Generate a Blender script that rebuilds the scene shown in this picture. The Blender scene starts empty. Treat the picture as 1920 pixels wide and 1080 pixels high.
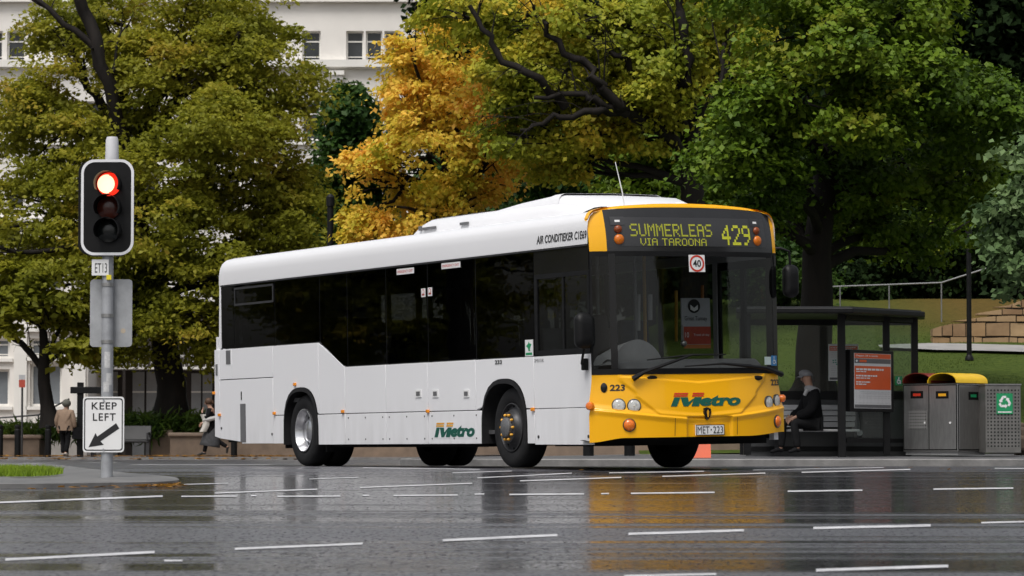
import bpy, bmesh, math, random
import numpy as np
from mathutils import Vector, Matrix, noise
random.seed(7); rng = np.random.default_rng(7)
R = math.radians
scn = bpy.context.scene
COL = scn.collection

# ------------------------------------------------------------------ camera, sky, sun, exposure
F_PX, Y_HOR, CAM_H = 6500.0, 850.0, 0.18
TH = math.atan((Y_HOR - 540) / F_PX)
cam_d = bpy.data.cameras.new('camera'); cam = bpy.data.objects.new('camera', cam_d); COL.objects.link(cam)
cam.location = (0, 0, CAM_H); cam.rotation_euler = (R(90) + TH, 0, 0)
cam_d.sensor_width = 36; cam_d.lens = F_PX / 1920 * 36
cam_d.clip_start = 0.5; cam_d.clip_end = 8000
cam_d.dof.use_dof = True; cam_d.dof.focus_distance = 43.0; cam_d.dof.aperture_fstop = 7.0
scn.camera = cam

SUN_EL, SUN_AZ = R(60), R(205)          # azimuth clockwise from +Y: the sun stands behind the camera, to the left
w = bpy.data.worlds.new('World'); scn.world = w; w.use_nodes = True
nt = w.node_tree; nt.nodes.clear()
sky = nt.nodes.new('ShaderNodeTexSky'); sky.sky_type = 'NISHITA'; sky.sun_disc = False
sky.sun_elevation = SUN_EL; sky.sun_rotation = SUN_AZ; sky.air_density = 1.3; sky.dust_density = 5.0; sky.ozone_density = 1.0
hsv = nt.nodes.new('ShaderNodeHueSaturation'); hsv.inputs['Saturation'].default_value = 0.28
bg = nt.nodes.new('ShaderNodeBackground'); bg.inputs['Strength'].default_value = 0.10
out = nt.nodes.new('ShaderNodeOutputWorld')
nt.links.new(sky.outputs[0], hsv.inputs['Color']); nt.links.new(hsv.outputs[0], bg.inputs[0]); nt.links.new(bg.outputs[0], out.inputs[0])
sun_d = bpy.data.lights.new('sun', 'SUN'); sun_d.energy = 1.5; sun_d.angle = R(24); sun_d.color = (1, .97, .93)
sun = bpy.data.objects.new('sun', sun_d); COL.objects.link(sun)
sd = Vector((math.sin(SUN_AZ) * math.cos(SUN_EL), math.cos(SUN_AZ) * math.cos(SUN_EL), math.sin(SUN_EL)))
sun.rotation_euler = sd.to_track_quat('Z', 'Y').to_euler(); sun.location = sd * 60
scn.view_settings.view_transform = 'Standard'; scn.view_settings.look = 'None'
scn.view_settings.exposure = 0.4; scn.view_settings.gamma = 1.0
scn.render.engine = 'CYCLES'
scn.cycles.max_bounces = 8; scn.cycles.transparent_max_bounces = 24
scn.cycles.sample_clamp_indirect = 4.0

# ------------------------------------------------------------------ measuring helpers: a pixel of the 1920x1080 photograph -> a place
FV = Vector((0, math.cos(TH), math.sin(TH))); UV = Vector((0, -math.sin(TH), math.cos(TH)))
CP = Vector((0, 0, CAM_H))
def ray(px, py): return Vector(((px - 960) / F_PX, 0, 0)) + UV * ((540 - py) / F_PX) + FV
def at(px, py, Y):
    d = ray(px, py); return CP + d * (Y / d.y)
def X_at(px, Y): return at(px, 540, Y).x
def Z_at(py, Y): return at(960, py, Y).z
def sstep(a, b, x):
    t = max(0., min(1., (x - a) / (b - a))); return t * t * (3 - 2 * t)
def lerp(a, b, t): return a + (b - a) * t
KERB_Y = 53.0
def zroad(x, y):
    s = 42.5 - y
    soft = 0.9 * math.log1p(math.exp(max(-30, min(30, s / 0.9)))) if s < 25 else s
    z = -0.018 * soft
    if y < 95: z -= 0.05 * sstep(48, KERB_Y, y) * sstep(-3, 2, x) * (1 - sstep(56, 60, y))
    return z
def on_road(px, py, off=0.0):
    d = ray(px, py); lo, hi = 5.0, 99.0
    f = lambda Y: (CP + d * (Y / d.y)).z - zroad((d * (Y / d.y)).x, Y) - off
    Y = lo
    while Y < hi and f(Y) > 0: Y += 0.1
    a, b = Y - 0.1, Y
    for _ in range(30):
        m = (a + b) / 2
        if f(m) > 0: a = m
        else: b = m
    p = CP + d * (b / d.y); p.z = zroad(p.x, p.y) + off
    return p
def zhill(x, y):
    k = sstep(-4, 5, x)
    u = max(0., y - 59.5)
    h = 0.131 * min(u, 31) - 0.03 * max(0, min(u - 33, 60))
    return 0.16 + k * h

# ------------------------------------------------------------------ materials
MATS = {}
def mat(name, col, rough=.5, metal=0., var=.12, vs=4., bump=0., bs=40., coat=0., spec=.5, col2=None, emit=None, es=0., stretch=None, alpha=1.):
    if name in MATS: return MATS[name]
    m = bpy.data.materials.new(name); m.use_nodes = True; MATS[name] = m
    t = m.node_tree; b = t.nodes['Principled BSDF']
    b.inputs['Roughness'].default_value = rough; b.inputs['Metallic'].default_value = metal
    b.inputs['Coat Weight'].default_value = coat; b.inputs['Coat Roughness'].default_value = .06
    b.inputs['Specular IOR Level'].default_value = spec
    tc = t.nodes.new('ShaderNodeTexCoord'); src = tc.outputs['Object']
    if stretch:
        mp = t.nodes.new('ShaderNodeMapping'); mp.inputs['Scale'].default_value = stretch
        t.links.new(src, mp.inputs[0]); src = mp.outputs[0]
    n = t.nodes.new('ShaderNodeTexNoise'); n.inputs['Scale'].default_value = vs; n.inputs['Detail'].default_value = 6
    n.inputs['Roughness'].default_value = .62
    t.links.new(src, n.inputs['Vector'])
    rp = t.nodes.new('ShaderNodeValToRGB'); rp.color_ramp.elements[0].position = .32; rp.color_ramp.elements[1].position = .68
    c1 = [max(0, c * (1 - var)) for c in col]; c2 = [min(1, c * (1 + var)) for c in col] if col2 is None else col2
    rp.color_ramp.elements[0].color = (*c1, 1); rp.color_ramp.elements[1].color = (*c2, 1)
    t.links.new(n.outputs['Fac'], rp.inputs[0]); t.links.new(rp.outputs[0], b.inputs['Base Color'])
    mr = t.nodes.new('ShaderNodeMapRange'); mr.inputs['To Min'].default_value = max(.02, rough * .8); mr.inputs['To Max'].default_value = min(1, rough * 1.2)
    t.links.new(n.outputs['Fac'], mr.inputs['Value']); t.links.new(mr.outputs[0], b.inputs['Roughness'])
    if bump:
        n2 = t.nodes.new('ShaderNodeTexNoise'); n2.inputs['Scale'].default_value = bs; n2.inputs['Detail'].default_value = 4
        t.links.new(src, n2.inputs['Vector'])
        bp = t.nodes.new('ShaderNodeBump'); bp.inputs['Strength'].default_value = bump; bp.inputs['Distance'].default_value = .02
        t.links.new(n2.outputs['Fac'], bp.inputs['Height']); t.links.new(bp.outputs[0], b.inputs['Normal'])
    if emit:
        b.inputs['Emission Color'].default_value = (*emit, 1); b.inputs['Emission Strength'].default_value = es
    return m
def glass_mat(name, tint, rough=.02, ior=1.5, dirt=.0, dcol=(.3, .3, .3)):
    m = bpy.data.materials.new(name); m.use_nodes = True; t = m.node_tree; t.nodes.clear()
    o = t.nodes.new('ShaderNodeOutputMaterial'); tr = t.nodes.new('ShaderNodeBsdfTransparent'); tr.inputs[0].default_value = (*tint, 1)
    g = t.nodes.new('ShaderNodeBsdfGlossy'); g.inputs['Roughness'].default_value = rough; g.inputs[0].default_value = (1, 1, 1, 1)
    fr = t.nodes.new('ShaderNodeFresnel'); ge = t.nodes.new('ShaderNodeNewGeometry'); mi = t.nodes.new('ShaderNodeMapRange')
    mi.inputs['To Min'].default_value = ior; mi.inputs['To Max'].default_value = 1 / ior; t.links.new(ge.outputs['Backfacing'], mi.inputs['Value']); t.links.new(mi.outputs[0], fr.inputs[0])
    mx = t.nodes.new('ShaderNodeMixShader'); t.links.new(fr.outputs[0], mx.inputs[0])
    tc = t.nodes.new('ShaderNodeTexCoord'); n = t.nodes.new('ShaderNodeTexNoise'); n.inputs['Scale'].default_value = 1.2
    t.links.new(tc.outputs['Object'], n.inputs['Vector'])
    bp = t.nodes.new('ShaderNodeBump'); bp.inputs['Strength'].default_value = .03; bp.inputs['Distance'].default_value = .05
    t.links.new(n.outputs['Fac'], bp.inputs['Height']); t.links.new(bp.outputs[0], g.inputs['Normal'])
    last = tr
    if dirt:
        df = t.nodes.new('ShaderNodeBsdfDiffuse'); df.inputs[0].default_value = (*dcol, 1)
        m2 = t.nodes.new('ShaderNodeMixShader'); m2.inputs[0].default_value = dirt
        t.links.new(tr.outputs[0], m2.inputs[1]); t.links.new(df.outputs[0], m2.inputs[2]); last = m2
    t.links.new(last.outputs[0], mx.inputs[1]); t.links.new(g.outputs[0], mx.inputs[2]); t.links.new(mx.outputs[0], o.inputs[0])
    MATS[name] = m; return m

WHITE = mat('white_paint', (.8, .8, .822), .3, var=.008, vs=.6, coat=.3)
def add_grime(m, z0, z1, amount, col):
    # road spray dried on the lower panels: a thin film of dirt with ragged streaks
    t = m.node_tree; b = t.nodes['Principled BSDF']; src = b.inputs['Base Color'].links[0].from_socket
    tc = t.nodes.new('ShaderNodeTexCoord'); sp = t.nodes.new('ShaderNodeSeparateXYZ'); t.links.new(tc.outputs['Object'], sp.inputs[0])
    mp = t.nodes.new('ShaderNodeMapping'); mp.inputs['Scale'].default_value = (3.5, 3.5, .8); t.links.new(tc.outputs['Object'], mp.inputs[0])
    n = t.nodes.new('ShaderNodeTexNoise'); n.inputs['Scale'].default_value = 1.6; n.inputs['Detail'].default_value = 7; t.links.new(mp.outputs[0], n.inputs['Vector'])
    a = t.nodes.new('ShaderNodeMapRange'); a.inputs['From Min'].default_value = z1; a.inputs['From Max'].default_value = z0; t.links.new(sp.outputs[2], a.inputs['Value'])
    c = t.nodes.new('ShaderNodeMapRange'); c.inputs['From Min'].default_value = .35; c.inputs['From Max'].default_value = .7; c.inputs['To Max'].default_value = amount; t.links.new(n.outputs['Fac'], c.inputs['Value'])
    q = t.nodes.new('ShaderNodeMath'); q.operation = 'MULTIPLY'; t.links.new(a.outputs[0], q.inputs[0]); t.links.new(c.outputs[0], q.inputs[1])
    mx = t.nodes.new('ShaderNodeMix'); mx.data_type = 'RGBA'; t.links.new(q.outputs[0], mx.inputs[0]); t.links.new(src, mx.inputs[6]); mx.inputs[7].default_value = (*col, 1); t.links.new(mx.outputs[2], b.inputs['Base Color'])
add_grime(WHITE, .3, 1.0, .2, (.33, .32, .3))
YELLOW = mat('yellow_paint', (.88, .43, .003), .3, var=.012, vs=.7, coat=.35, spec=.35)
BLACK = mat('black_plastic', (.006, .006, .0065), .5, var=.3, vs=8, spec=.22)
BLACKG = mat('black_gloss', (.008, .008, .009), .12, var=.2, vs=3)
RUBBER = mat('rubber', (.012, .012, .013), .8, var=.35, vs=9, bump=.15, bs=60, spec=.25)
DARK = mat('dark_underbody', (.006, .006, .006), .9, var=.3, spec=.15)
STEEL = mat('brushed_steel', (.36, .355, .35), .36, metal=.85, var=.12, vs=6, stretch=(8, 8, 1))
GALV = mat('galvanised_steel', (.36, .37, .39), .5, metal=.35, var=.14, vs=9, bump=.04, bs=80)
CHROME = mat('polished_rim', (.62, .62, .64), .25, metal=.9, var=.15, vs=7)
DGREY = mat('dark_grey_metal', (.045, .045, .048), .45, metal=.4, var=.2, vs=6)
MGREY = mat('grey_plastic', (.12, .12, .125), .6, var=.15)
LGREY = mat('light_grey_plastic', (.42, .42, .43), .5, var=.1)
AMBER = mat('amber_lens', (.8, .27, .01), .2, var=.15, vs=40, coat=.5)
ORANGE = mat('orange_lens', (.72, .16, .01), .22, var=.2, vs=60, coat=.5)
PAPER = mat('white_print', (.74, .74, .74), .5, var=.03)
INKG = mat('dark_green_print', (.004, .09, .062), .4, var=.08)
INKR = mat('red_print', (.55, .035, .012), .4, var=.08)
INKO = mat('gold_print', (.75, .36, .015), .4, var=.08)
INKK = mat('black_print', (.012, .012, .014), .45, var=.1)
BLUE = mat('blue_print', (.01, .17, .42), .4, var=.05)
SIGNGREEN = mat('sign_green', (.01, .26, .1), .4, var=.05)
ORANGEP = mat('orange_print', (.66, .1, .022), .45, var=.06)
def perforated(name, base, step, rad, ax=(0, 2)):
    m = base.copy(); m.name = name; t = m.node_tree; b = t.nodes['Principled BSDF']
    tc = t.nodes.new('ShaderNodeTexCoord'); sp = t.nodes.new('ShaderNodeSeparateXYZ'); t.links.new(tc.outputs['Object'], sp.inputs[0]); sq = []
    def mth(op, a, v):
        q = t.nodes.new('ShaderNodeMath'); q.operation = op; t.links.new(a, q.inputs[0])
        if isinstance(v, float): q.inputs[1].default_value = v
        else: t.links.new(v, q.inputs[1])
        return q.outputs[0]
    for k in ax:
        f = mth('SUBTRACT', mth('FRACT', mth('ADD', mth('DIVIDE', sp.outputs[k], step), 50.0), 0.0), .5); sq.append(mth('MULTIPLY', f, f))
    hole = mth('LESS_THAN', mth('ADD', sq[0], sq[1]), (rad / step) ** 2)
    src = b.inputs['Base Color'].links[0].from_socket; mx = t.nodes.new('ShaderNodeMix'); mx.data_type = 'RGBA'; t.links.new(hole, mx.inputs[0]); t.links.new(src, mx.inputs[6]); mx.inputs[7].default_value = (.006, .006, .006, 1)
    t.links.new(mx.outputs[2], b.inputs['Base Color']); t.links.new(mth('MULTIPLY', mth('SUBTRACT', hole, 1.0), -.6), b.inputs['Metallic']); return m
GLASS_SIDE = glass_mat('tinted_glass', (.26, .27, .27), .015, 1.34)
GLASS_FRONT = glass_mat('windscreen_glass', (.58, .6, .6), .015, 1.5)
GLASS_CLEAR = glass_mat('clear_glass', (.9, .93, .91), .03, 1.35, dirt=.02)
LENS = glass_mat('lens_glass', (.9, .9, .9), .03)

# ------------------------------------------------------------------ mesh builder
class MB:
    def __init__(s): s.v = []; s.f = []
    def add(s, vs, fs):
        o = len(s.v); s.v += [tuple(p) for p in vs]; s.f += [tuple(i + o for i in f) for f in fs]; return s
    def box(s, lo, hi, M=None):
        x0, y0, z0 = lo; x1, y1, z1 = hi
        vs = [(x0, y0, z0), (x1, y0, z0), (x1, y1, z0), (x0, y1, z0), (x0, y0, z1), (x1, y0, z1), (x1, y1, z1), (x0, y1, z1)]
        if M is not None: vs = [M @ Vector(p) for p in vs]
        return s.add(vs, [(0, 3, 2, 1), (4, 5, 6, 7), (0, 1, 5, 4), (1, 2, 6, 5), (2, 3, 7, 6), (3, 0, 4, 7)])
    def prism(s, poly, fn0, fn1):
        n = len(poly); vs = [fn0(*p) for p in poly] + [fn1(*p) for p in poly]
        return s.add(vs, [tuple(range(n - 1, -1, -1)), tuple(range(n, 2 * n))] + [(i, (i + 1) % n, n + (i + 1) % n, n + i) for i in range(n)])
    def tube(s, pts, rad, n=8, cap=True):
        pts = [Vector(p) for p in pts]
        if not hasattr(rad, '__len__'): rad = [rad] * len(pts)
        vs = []; fs = []; ref = None
        for i, p in enumerate(pts):
            t = (pts[min(i + 1, len(pts) - 1)] - pts[max(i - 1, 0)])
            if t.length < 1e-9: t = Vector((0, 0, 1))
            t.normalize()
            if ref is None: ref = Vector((0, 0, 1)) if abs(t.z) < .9 else Vector((1, 0, 0))
            u = t.cross(ref)
            if u.length < 1e-6: u = t.cross(Vector((0, 1, 0)))
            u.normalize(); v = t.cross(u); ref = -u.cross(t) if False else ref
            for k in range(n):
                a = 2 * math.pi * k / n; vs.append(p + (u * math.cos(a) + v * math.sin(a)) * rad[i])
        for i in range(len(pts) - 1):
            for k in range(n):
                k2 = (k + 1) % n; fs.append((i * n + k, i * n + k2, (i + 1) * n + k2, (i + 1) * n + k))
        if cap: fs += [tuple(range(n - 1, -1, -1)), tuple(range((len(pts) - 1) * n, len(pts) * n))]
        return s.add(vs, fs)
    def lathe(s, prof, M, n=32, a0=0, a1=2 * math.pi):
        # prof: (radius, height) pairs; axis = local Z of M
        full = abs(a1 - a0 - 2 * math.pi) < 1e-6; m = n if full else n + 1
        vs = []; fs = []
        for r, h in prof:
            for k in range(m):
                a = a0 + (a1 - a0) * k / n; vs.append(M @ Vector((r * math.cos(a), r * math.sin(a), h)))
        for i in range(len(prof) - 1):
            for k in range(n):
                k2 = (k + 1) % m; fs.append((i * m + k, i * m + k2, (i + 1) * m + k2, (i + 1) * m + k))
        return s.add(vs, fs)
    def disc(s, c, r, M, n=24, th=.004):
        return s.lathe([(1e-4, 0), (r, 0), (r, th), (1e-4, th)], Matrix.Translation(c) @ M, n)
    def grid(s, fn, nu, nv):
        vs = [fn(i / nu, j / nv) for j in range(nv + 1) for i in range(nu + 1)]
        return s.add(vs, [(j * (nu + 1) + i, j * (nu + 1) + i + 1, (j + 1) * (nu + 1) + i + 1, (j + 1) * (nu + 1) + i) for j in range(nv) for i in range(nu)])
    def sphere(s, c, r, n=12, sc=(1, 1, 1)):
        prof = [(max(1e-4, math.sin(math.pi * i / n)), -math.cos(math.pi * i / n)) for i in range(n + 1)]
        M = Matrix.Translation(c) @ Matrix.Diagonal((r * sc[0], r * sc[1], r * sc[2], 1))
        return s.lathe(prof, M, n * 2)
    def build(s, name, m, parent=None, smooth=35, bevel=0, label=None):
        me = bpy.data.meshes.new(name); me.from_pydata([tuple(p) for p in s.v], [], s.f); me.validate(); me.update()
        bm = bmesh.new(); bm.from_mesh(me); bmesh.ops.recalc_face_normals(bm, faces=bm.faces); bm.to_mesh(me); bm.free()
        if m: me.materials.append(m)
        if smooth:
            me.shade_smooth(); me.set_sharp_from_angle(angle=R(smooth))
        o = bpy.data.objects.new(name, me); COL.objects.link(o)
        if parent: o.parent = parent
        if bevel:
            b = o.modifiers.new('bevel', 'BEVEL'); b.width = bevel; b.segments = 2; b.limit_method = 'ANGLE'; b.angle_limit = R(40)
        if label: o['label'] = label
        return o
def tag(o, label, cat, group=None, kind=None):
    o['label'] = label; o['category'] = cat
    if group: o['group'] = group
    if kind: o['kind'] = kind
    return o
def struct(o): o['kind'] = 'structure'; return o
def stuff(o, label, cat): return tag(o, label, cat, kind='stuff')
def empty(name, loc, label, cat, group=None, rz=0):
    o = bpy.data.objects.new(name, None); COL.objects.link(o); o.location = loc; o.rotation_euler.z = rz
    o.empty_display_size = .2
    return tag(o, label, cat, group)
def copy_tree(o, parent=None):
    c = o.copy(); COL.objects.link(c)
    if parent: c.parent = parent
    for ch in list(o.children): copy_tree(ch, c)
    return c
RX = lambda a: Matrix.Rotation(a, 4, 'X')
RY = lambda a: Matrix.Rotation(a, 4, 'Y')
RZ = lambda a: Matrix.Rotation(a, 4, 'Z')
T = lambda *p: Matrix.Translation(Vector(p))

# lettering: flat filled glyphs fitted in the box x0..x1, y0..y1 of a (u, v) plane and carried onto a surface by fn(u, v)
def text_geo(s, shear=0, bold=0, res=3, spacing=1.0):
    c = bpy.data.curves.new('lettering', 'FONT'); c.body = s; c.shear = shear; c.offset = bold; c.resolution_u = res
    c.space_character = spacing; c.fill_mode = 'FRONT'; c.extrude = 0
    o = bpy.data.objects.new('lettering', c); COL.objects.link(o)
    me = o.to_mesh(); vs = np.array([v.co[:2] for v in me.vertices]); fs = [tuple(p.vertices) for p in me.polygons]
    o.to_mesh_clear(); bpy.data.objects.remove(o); bpy.data.curves.remove(c)
    mn = vs.min(0); mx = vs.max(0); return (vs - mn) / (mx - mn), fs, (mx - mn)
def put_text(mb, s, u0, u1, v0, v1, fn, shear=0, bold=0, **k):
    vs, fs, _ = text_geo(s, shear, bold, **k)
    mb.add([fn(u0 + (u1 - u0) * a, v0 + (v1 - v0) * b) for a, b in vs], fs)
def put_words(mb, u0, u1, v, h, fn, rnd):
    # one line of fine print: short runs of strokes, too small to be read
    u = u0
    while u < u1:
        l = rnd.uniform(.03, .09) * 1.0
        e = min(u1, u + l); mb.add([fn(u, v), fn(e, v), fn(e, v + h), fn(u, v + h)], [(0, 1, 2, 3)]); u = e + .014
DOTS = {'S': '01111 10000 10000 01110 00001 00001 11110', 'U': '10001 10001 10001 10001 10001 10001 01110', 'M': '10001 11011 10101 10101 10001 10001 10001',
 'E': '11111 10000 10000 11110 10000 10000 11111', 'R': '11110 10001 10001 11110 10100 10010 10001', 'L': '10000 10000 10000 10000 10000 10000 11111',
 'A': '01110 10001 10001 11111 10001 10001 10001', 'V': '10001 10001 10001 10001 10001 01010 00100', 'I': '111 010 010 010 010 010 111', 'T': '11111 00100 00100 00100 00100 00100 00100',
 'O': '01110 10001 10001 10001 10001 10001 01110', 'N': '10001 11001 10101 10011 10001 10001 10001', ' ': '00 00 00 00 00 00 00',
 '4': '00010 00110 01010 10010 11111 00010 00010', '2': '01110 10001 00001 00010 00100 01000 11111', '9': '01110 10001 10001 01111 00001 00010 01100'}
def put_dots(mb, s, u0, u1, v0, v1, fn, sub=2, fill=.8):
    rows = ['' for _ in range(7)]
    for ch in s:
        g = DOTS[ch].split()
        for i in range(7): rows[i] += g[i] + '0'
    n = len(rows[0]) - 1; du = (u1 - u0) / n; dv = (v1 - v0) / 7
    for i in range(7):
        for j in range(n):
            if rows[i][j] == '1':
                for a in range(sub):
                    for b in range(sub):
                        cu = u0 + (j + (a + .5) / sub) * du; cv = v1 - (i + (b + .5) / sub) * dv
                        hu = du / sub * fill / 2; hv = dv / sub * fill / 2
                        mb.add([fn(cu - hu, cv - hv), fn(cu + hu, cv - hv), fn(cu + hu, cv + hv), fn(cu - hu, cv + hv)], [(0, 1, 2, 3)])

# ------------------------------------------------------------------ ground, road, pavements, island
def road_mat():
    m = bpy.data.materials.new('wet_asphalt'); m.use_nodes = True; t = m.node_tree; b = t.nodes['Principled BSDF']
    tc = t.nodes.new('ShaderNodeTexCoord')
    def nz(scale, st, det=5, rot=0.):
        mp = t.nodes.new('ShaderNodeMapping'); mp.inputs['Scale'].default_value = st; mp.inputs['Rotation'].default_value = (0, 0, rot)
        t.links.new(tc.outputs['Object'], mp.inputs[0])
        n = t.nodes.new('ShaderNodeTexNoise'); n.inputs['Scale'].default_value = scale; n.inputs['Detail'].default_value = det
        n.inputs['Roughness'].default_value = .6; t.links.new(mp.outputs[0], n.inputs['Vector']); return n.outputs['Fac']
    def ramp(x, a, b_, lo=0., hi=1.):
        r = t.nodes.new('ShaderNodeMapRange'); r.interpolation_type = 'SMOOTHSTEP'
        for k, v in zip(('From Min', 'From Max', 'To Min', 'To Max'), (a, b_, lo, hi)): r.inputs[k].default_value = v
        t.links.new(x, r.inputs['Value']); return r.outputs[0]
    def mth(op, a, b_):
        q = t.nodes.new('ShaderNodeMath'); q.operation = op
        for i, v in enumerate((a, b_)):
            if isinstance(v, (int, float)): q.inputs[i].default_value = v
            else: t.links.new(v, q.inputs[i])
        return q.outputs[0]
    band = nz(1.0, (.028, .5, 1), 5, R(-1.5))          # long wet streaks lying along the traffic lanes
    pool = nz(1.0, (.13, 1.5, 1), 5, R(-1.5)); grain = nz(55., (1, 1, 1), 3); grain2 = nz(9., (1, .7, 1), 4)
    fine = nz(1.0, (.07, 2.6, 1), 5, R(-1.2)); stone = nz(1.0, (34, 9, 9), 3)
    wet = mth('ADD', mth('ADD', mth('MULTIPLY', band, .5), mth('MULTIPLY', pool, .26)), mth('MULTIPLY', fine, .24))
    wet = mth('ADD', wet, mth('MULTIPLY', mth('SUBTRACT', grain2, .5), .07))
    sp = t.nodes.new('ShaderNodeSeparateXYZ'); t.links.new(tc.outputs['Object'], sp.inputs[0])
    wet = mth('ADD', wet, ramp(sp.outputs[1], 24., 31., .0, .055)); wet = mth('ADD', wet, ramp(sp.outputs[1], 37., 42., 0., -.13))      # the crossing itself lies wetter than the near lanes
    film = mth('MULTIPLY', ramp(wet, .455, .555), ramp(grain, .36, .6, .45, 1.))   # stones stand through the water                          # 1 = a smooth film of water, 0 = rough damp stone
    rough = mth('ADD', mth('MULTIPLY', film, ROAD_SMOOTH - ROAD_ROUGH), ROAD_ROUGH)
    t.links.new(rough, b.inputs['Roughness'])
    rp = t.nodes.new('ShaderNodeValToRGB'); rp.color_ramp.elements[0].color = (.02, .0195, .024, 1); rp.color_ramp.elements[1].color = (.145, .143, .16, 1)
    rp.color_ramp.elements[0].position = .3; rp.color_ramp.elements[1].position = .75
    t.links.new(mth('ADD', mth('MULTIPLY', grain, .6), mth('MULTIPLY', grain2, .4)), rp.inputs[0])
    dk = t.nodes.new('ShaderNodeMix'); dk.data_type = 'RGBA'; t.links.new(film, dk.inputs[0]); t.links.new(rp.outputs[0], dk.inputs[6]); dk.inputs[7].default_value = (.014, .014, .016, 1)   # soaked stone is darker
    t.links.new(dk.outputs[2], b.inputs['Base Color'])
    t.links.new(ramp(stone, .38, .62, .0, .75), b.inputs['Specular IOR Level'])
    bp = t.nodes.new('ShaderNodeBump'); bp.inputs['Distance'].default_value = .006
    t.links.new(mth('MULTIPLY', mth('SUBTRACT', 1.0, film), .55), bp.inputs['Strength'])
    t.links.new(grain, bp.inputs['Height']); t.links.new(bp.outputs[0], b.inputs['Normal'])
    return m
ROAD_SMOOTH, ROAD_ROUGH = .075, .31
ROAD = road_mat()
FOOT = mat('damp_paving', (.115, .115, .12), .42, var=.22, vs=3, bump=.1, bs=60)
KERB = mat('kerb_stone', (.2, .195, .19), .5, var=.3, vs=3, bump=.15, bs=30)
PAINT = mat('road_paint', (.46, .46, .48), .4, vs=7, col2=(.72, .72, .74))
GROUND = mat('earth', (.06, .055, .045), .9, var=.3)

g = MB(); g.add([(3000 * math.cos(a * math.pi / 32), 3000 * math.sin(a * math.pi / 32), -1.4) for a in range(64)], [tuple(range(64))])
struct(g.build('ground', GROUND))
ys = [4 + .5 * i for i in range(100)] + [54 + 1.5 * i for i in range(31)]
xs = [-140, -80, -50, -35, -25] + [-20 + i for i in range(41)] + [25, 35, 50, 80, 140]
mb = MB(); nx = len(xs) - 1; ny = len(ys) - 1
mb.grid(lambda u, v: (xs[round(u * nx)], ys[round(v * ny)], zroad(xs[round(u * nx)], ys[round(v * ny)])), nx, ny)
struct(mb.build('road', ROAD, smooth=60))

# right-hand pavement with its kerb: the corner rounds back behind the bus
def kerb_path():
    pts = [(140, KERB_Y)]
    pts += [(x, KERB_Y) for x in (60, 30, 20, 12, 8, 4, 2)]
    cx, cy, r = 1.2, KERB_Y + 3, 3.0
    pts += [(cx - r * math.sin(a), cy - r * math.cos(a)) for a in [R(9 * i) for i in range(0, 11)]]
    pts += [(cx - r, 70), (cx - r, 97)]
    return pts
kp = kerb_path()
mb = MB(); mk = MB()
def off_pt(i, d):
    a = Vector((*kp[max(0, i - 1)], 0)); b = Vector((*kp[min(len(kp) - 1, i + 1)], 0)); t_ = (b - a).normalized(); n_ = Vector((t_.y, -t_.x, 0))
    return Vector((*kp[i], 0)) + n_ * d * 1.0
rows = []
for i, (x, y) in enumerate(kp):
    o = off_pt(i, .16); zt = .095
    rows.append([(x, y, -.12), (x, y, zt - .015), (x + (o.x - x) * .08, y + (o.y - y) * .08, zt), (o.x, o.y, zt), (o.x, o.y, -.1)])
mk.grid(lambda u, v: rows[round(v * (len(rows) - 1))][round(u * 4)], 4, len(rows) - 1)
struct(mk.build('kerb', KERB, smooth=40))
inner = [off_pt(i, .17) for i in range(len(kp))]
vs = []; fs = []
for p in inner: vs.append((p.x, p.y, .09))
back = []
for i, p in enumerate(inner):
    if i < 8: q = (p.x, 59.6)
    elif i < 19: q = (2.2, 59.6)
    else: q = (2.2, p.y)
    vs.append((*q, .165))
n = len(inner)
fs = [(i, i + 1, n + i + 1, n + i) for i in range(n - 1)]
mb.add(vs, fs); struct(mb.build('pavement', FOOT, smooth=0))
# far pavement at the left, with the leaf-strewn edge
mb = MB(); mb.box((-120, 97.0, -.3), (-1.8, 97.3, .075)); struct(mb.build('far_kerb', KERB, smooth=0))
mb = MB(); mb.add([(-120, 97.3, .07), (-1.8, 97.3, .07), (-1.8, 140, .1), (-120, 140, .1)], [(0, 1, 2, 3)])
struct(mb.build('far_pavement', mat('far_paving', (.16, .13, .11), .7, var=.25, vs=1.5), smooth=0))

# painted lane marks: each laid on the road where the photograph shows it
DASH = [(10,1049,290,1035,6),(440,1029,680,1019,5),(830,1013,1045,1003,6),(1178,1001,1395,994,6),(1525,990,1745,985,6),(1840,980,1960,977,4),
 (1530,1069,1778,1061,7),(1170,1080,1343,1076,5),(308,1051,342,1051,4),(-30,943,305,930,4),(340,930.5,445,930,3),(470,929.5,481,929,3),(520,930.5,638,930,3),
 (680,929,692,928.5,3),(738,929,858,928,3),(890,926.5,908,926,3),(955,927,1095,926,3.5),(1127,925.5,1142,925,3),(1183,925,1340,923,3.5),(1477,921,1617,919,3.5),(1750,917,1900,915,3.5),
 (403,924.5,595,917,2.5),(675,914,885,906,2.5),(975,901.5,1165,895,2.5),(1242,893,1435,887,2.5),(1503,885.5,1707,880,2.5),(580,898,672,895,1.6),(345,908,428,906,1.6),
 (895,896,1072,887,2),(848,886.5,960,883,1.6),(1142,886.5,1320,883.5,2.2),(1412,881,1657,876.5,1.6),(1865,878,1960,878.5,1.8),(680,877,900,880,1.4)]
mb = MB()
def mark(x1, y1, x2, y2, th):
    k = max(2, int(abs(x2 - x1) / 60))
    top = []; bot = []
    for i in range(k + 1):
        x = lerp(x1, x2, i / k); y = lerp(y1, y2, i / k)
        top.append(on_road(x, y - th / 2, .004)); bot.append(on_road(x, y + th / 2, .004))
    mb.add(bot + top, [(i, i + 1, k + 2 + i, k + 1 + i) for i in range(k)])
for q in DASH: mark(*q[:4], q[4] * .72)
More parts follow.
